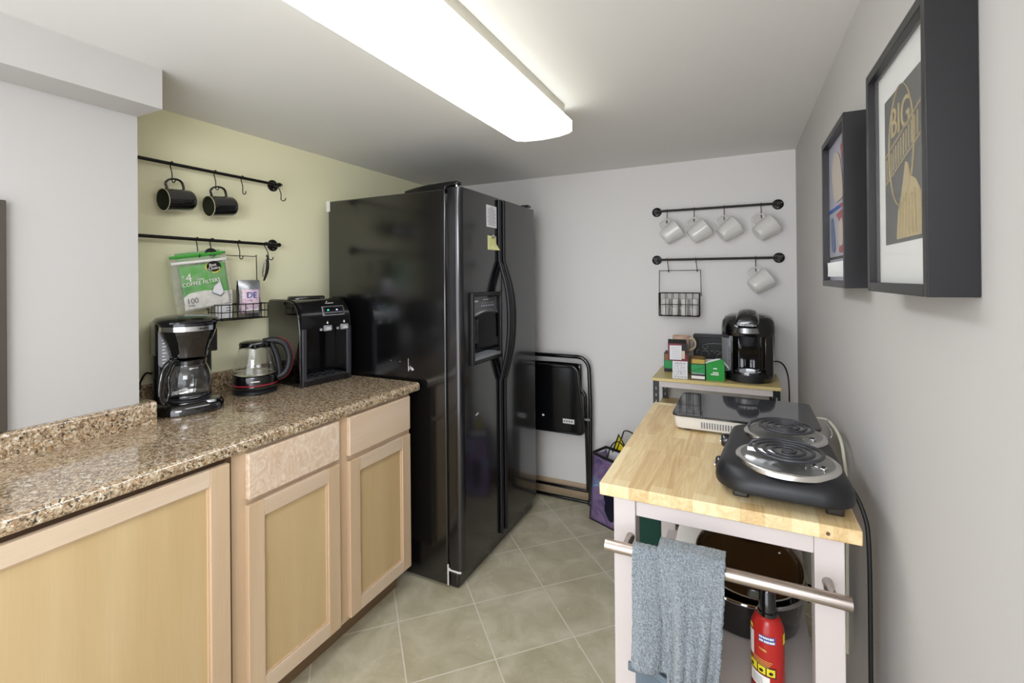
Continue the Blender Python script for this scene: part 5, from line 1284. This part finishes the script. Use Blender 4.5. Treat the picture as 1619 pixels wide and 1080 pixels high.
b = B(); b.tube(smooth_path([(0.040, 0, 0.076), (0.058, -0.004, 0.078), (0.068, -0.006, 0.058), (0.062, -0.005, 0.034), (0.040, 0, 0.02)], 5), 0.005, 8); obj('handle', b, 'cream', t)
t = thing('canister', 'square black canister with drawn white coffee cups behind the tea boxes', 'canister', (-0.158, 2.742, ST), R(0))
b = B(); b.box(-0.075, 0.075, 0, 0.06, 0, 0.192); obj('canister_body', b, 'blackp', t, True, 0.004)
b = B(); b.box(-0.076, 0.076, -0.001, 0.061, 0.180, 0.196); obj('lid', b, 'blacksatin', t, True, 0.003)
b = B(); y = -0.001
def swirl(pts, r): b.tube(smooth_path([(x, y, z) for x, z in pts], 5), r*1.6, 6, ry=0.0009)
swirl([(0.073, 0.150), (0.02, 0.150), (-0.02, 0.142), (-0.028, 0.128), (-0.012, 0.120), (0.0, 0.130), (-0.008, 0.138)], 0.0030)
swirl([(-0.055, 0.088), (-0.058, 0.105), (-0.048, 0.118)], 0.0026)
swirl([(-0.022, 0.070), (-0.036, 0.088), (-0.028, 0.108), (-0.006, 0.108), (0.004, 0.092), (0.0, 0.078)], 0.0036)
swirl([(0.012, 0.108), (0.018, 0.112), (0.026, 0.108)], 0.003)
swirl([(0.030, 0.100), (0.045, 0.112), (0.060, 0.106)], 0.003); swirl([(0.038, 0.066), (0.046, 0.092), (0.062, 0.10)], 0.005)
islands('drawn_steam', b, 'matboard', t)
b = B(); b.prism([(-0.045, 0.058)] + [(-0.045+0.115*k/10, 0.058+0.008*math.sin(PI*k/10)) for k in range(1, 10)] + [(0.070, 0.058), (0.056, 0.026), (0.03, 0.012), (-0.012, 0.012), (-0.034, 0.03)], 'y', -0.0012, 0.0); obj('drawn_cup', b, 'matboard', t, False)
b = B(); b.prism([(-0.052, 0.034), (-0.01, 0.030), (0.0, 0.012), (-0.03, 0.02)], 'y', -0.0018, -0.0002); obj('drawn_saucer', b, 'wine', t, False)
b = B(); y = -0.001; swirl([(-0.044, 0.052), (-0.058, 0.05), (-0.055, 0.036), (-0.038, 0.03)], 0.0022); obj('drawn_handle', b, 'matboard', t)

# ================================================================ framed pictures on the right wall
def picture(label, y0, y1, z0, z1, matw):
    # local: x along -Y (as seen), built directly in wall coordinates round its own centre
    yc, zc = (y0+y1)/2, (z0+z1)/2
    t = thing('framed_picture', label, 'picture', (XR, yc, zc), R(-90))     # front faces -y local -> -X world
    W_, H_ = y1-y0, z1-z0; D = 0.052; f = 0.016
    for x0, x1, a, c in ((-W_/2, -W_/2+f, -H_/2, H_/2), (W_/2-f, W_/2, -H_/2, H_/2), (-W_/2+f, W_/2-f, H_/2-f, H_/2), (-W_/2+f, W_/2-f, -H_/2, -H_/2+f)):
        b = B(); b.box(x0, x1, -D, -0.001, a, c); obj('frame_side', b, 'frame', t, True, 0.0008)
    b = B(); b.box(-W_/2+f, W_/2-f, -D+0.016, -D+0.018, -H_/2+f, H_/2-f); obj('mat_board', b, 'matboard' if matw else 'art', t, False)
    return t, W_, H_, -D+0.016
t, W_, H_, yy = picture('large black framed picture with white mat around a dark print with gold letters', 0.764, 1.072, 1.352, 1.748, True)
pw, ph = 0.185, 0.247
b = B(); b.box(-pw/2-0.005, pw/2-0.005, yy-0.0008, yy, -ph/2+0.006, ph/2+0.006); pr = obj('dark_print', b, 'printdark', t, False)
b = B(); b.tube([(-0.008+0.062*math.cos(a), yy-0.0012, 0.035+0.095*math.sin(a)) for a in [2*PI*k/40 for k in range(40)]], 0.0016, 6, closed=True, ry=0.0006); obj('gold_ring', b, 'gold', pr)
txt('lettering', 'BIG', 0.068, 'goldl', pr, (-0.012, yy-0.0012, 0.078), (1, 0, 0), sx=0.95, shear=-0.0)
b = B()
b.prism([(-0.095, -0.016), (0.082, 0.028), (0.082, 0.032), (-0.095, -0.012)], 'y', yy-0.0016, yy-0.0006); b.prism([(-0.095, 0.030), (0.082, 0.074), (0.082, 0.078), (-0.095, 0.034)], 'y', yy-0.0016, yy-0.0006)
islands('gold_line', b, 'gold', pr, smooth=False)
b = B()
for k in range(13):
    x = -0.088+0.0128*k; z = -0.008+(x+0.095)*0.249; b.box(x, x+0.0055, yy-0.0014, yy-0.0006, z, z+0.034)
obj('gold_bars', b, 'gold', pr, False)
b = B(); b.prism([(-0.030, -0.112), (-0.022, -0.07), (-0.008, -0.05), (0.006, -0.02), (0.016, 0.004), (0.026, 0.0), (0.036, -0.02), (0.060, -0.03), (0.082, -0.05), (0.082, -0.112)], 'y', yy-0.0022, yy-0.0010); obj('gold_shape', b, 'goldl', pr, False)
b = B()
for k in range(6): b.tube([(-0.014+0.016*k, yy-0.0024, -0.108), (-0.004+0.013*k, yy-0.0024, -0.055+0.006*(k % 3))], 0.0012, 5, ry=0.0004)
obj('drape_line', b, 'gold', pr)
b = B(); b.box(-W_/2+0.016, W_/2-0.016, yy-0.0062, yy-0.005, -H_/2+0.016, H_/2-0.016)

def pane_mat():
    t_ = NT('picture_pane'); t_.set(Base_Color=(1, 1, 1, 1), Roughness=0.02, Alpha=0.06, IOR=1.5); return t_.m
M['pane'] = pane_mat(); obj('glazing', b, 'pane', t, False)
t, W_, H_, yy = picture('smaller black framed picture of red, cream and blue abstract shapes', 1.285, 1.596, 1.352, 1.753, False)
b = B(); b.box(-W_/2+0.017, W_/2-0.017, yy-0.0010, yy-0.0002, 0.000, 0.010); o = obj('print_bar', b, 'blueprint', t, False)
b = B(); b.box(0.02, W_/2-0.017, yy-0.0014, yy-0.0006, 0.001, 0.009); obj('print_bar', b, 'red', t, False)
b = B(); b.box(-W_/2+0.017, W_/2-0.017, yy-0.0010, yy-0.0002, -0.128, -0.121); obj('print_bar', b, 'printdark', t, False)
def blob(name, pts, m, o=0.0012):
    b = B(); P_ = smooth_path([(x, 0, z) for x, z in pts]+[(pts[0][0], 0, pts[0][1])], 4)[:-1]; b.prism([(p.x, p.z) for p in P_], 'y', yy-o-0.0006, yy-o); return obj(name, b, m, t, False)
M['creamart'] = mat('cream_art', 'b9ada0', 0.4)
M['redart'] = mat('faded_red_art', '9a4a50', 0.4)
M['blueart'] = mat('slate_blue_art', '5d6a8c', 0.4)
M['lilac'] = mat('lilac_print', 'a3a2b0', 0.3, var=0.1)
b = B(); b.box(-W_/2+0.017, W_/2-0.017, yy-0.0004, yy-0.0001, -H_/2+0.017, H_/2-0.017); obj('print_ground', b, 'lilac', t, False)
blob('print_shape', [(-0.09, 0.10), (-0.05, 0.15), (0.02, 0.13), (0.06, 0.05), (0.09, 0.03), (0.02, 0.02), (-0.05, 0.03)], 'creamart', 0.0016)
blob('print_shape', [(0.03, 0.155), (0.11, 0.15), (0.115, 0.07), (0.09, 0.04), (0.06, 0.09)], 'redart', 0.0013)
blob('print_shape', [(-0.03, -0.012), (0.11, -0.012), (0.10, -0.10), (0.0, -0.11), (0.04, -0.06)], 'redart', 0.0013)
blob('print_shape', [(0.0, -0.04), (0.05, -0.03), (0.06, -0.09), (0.01, -0.09)], 'creamart', 0.0022)
blob('print_shape', [(-0.11, -0.02), (-0.08, -0.02), (-0.05, -0.10), (-0.10, -0.10)], 'blueart', 0.0013)
b = B()
for k in range(9): b.tube(smooth_path([(-0.118+0.029*k, yy-0.0012, -0.174), (-0.114+0.029*k, yy-0.0012, -0.155), (-0.119+0.029*k, yy-0.0012, -0.136)], 3), 0.008, 6, ry=0.0006)
islands('print_stripe', b, 'matboard', t)
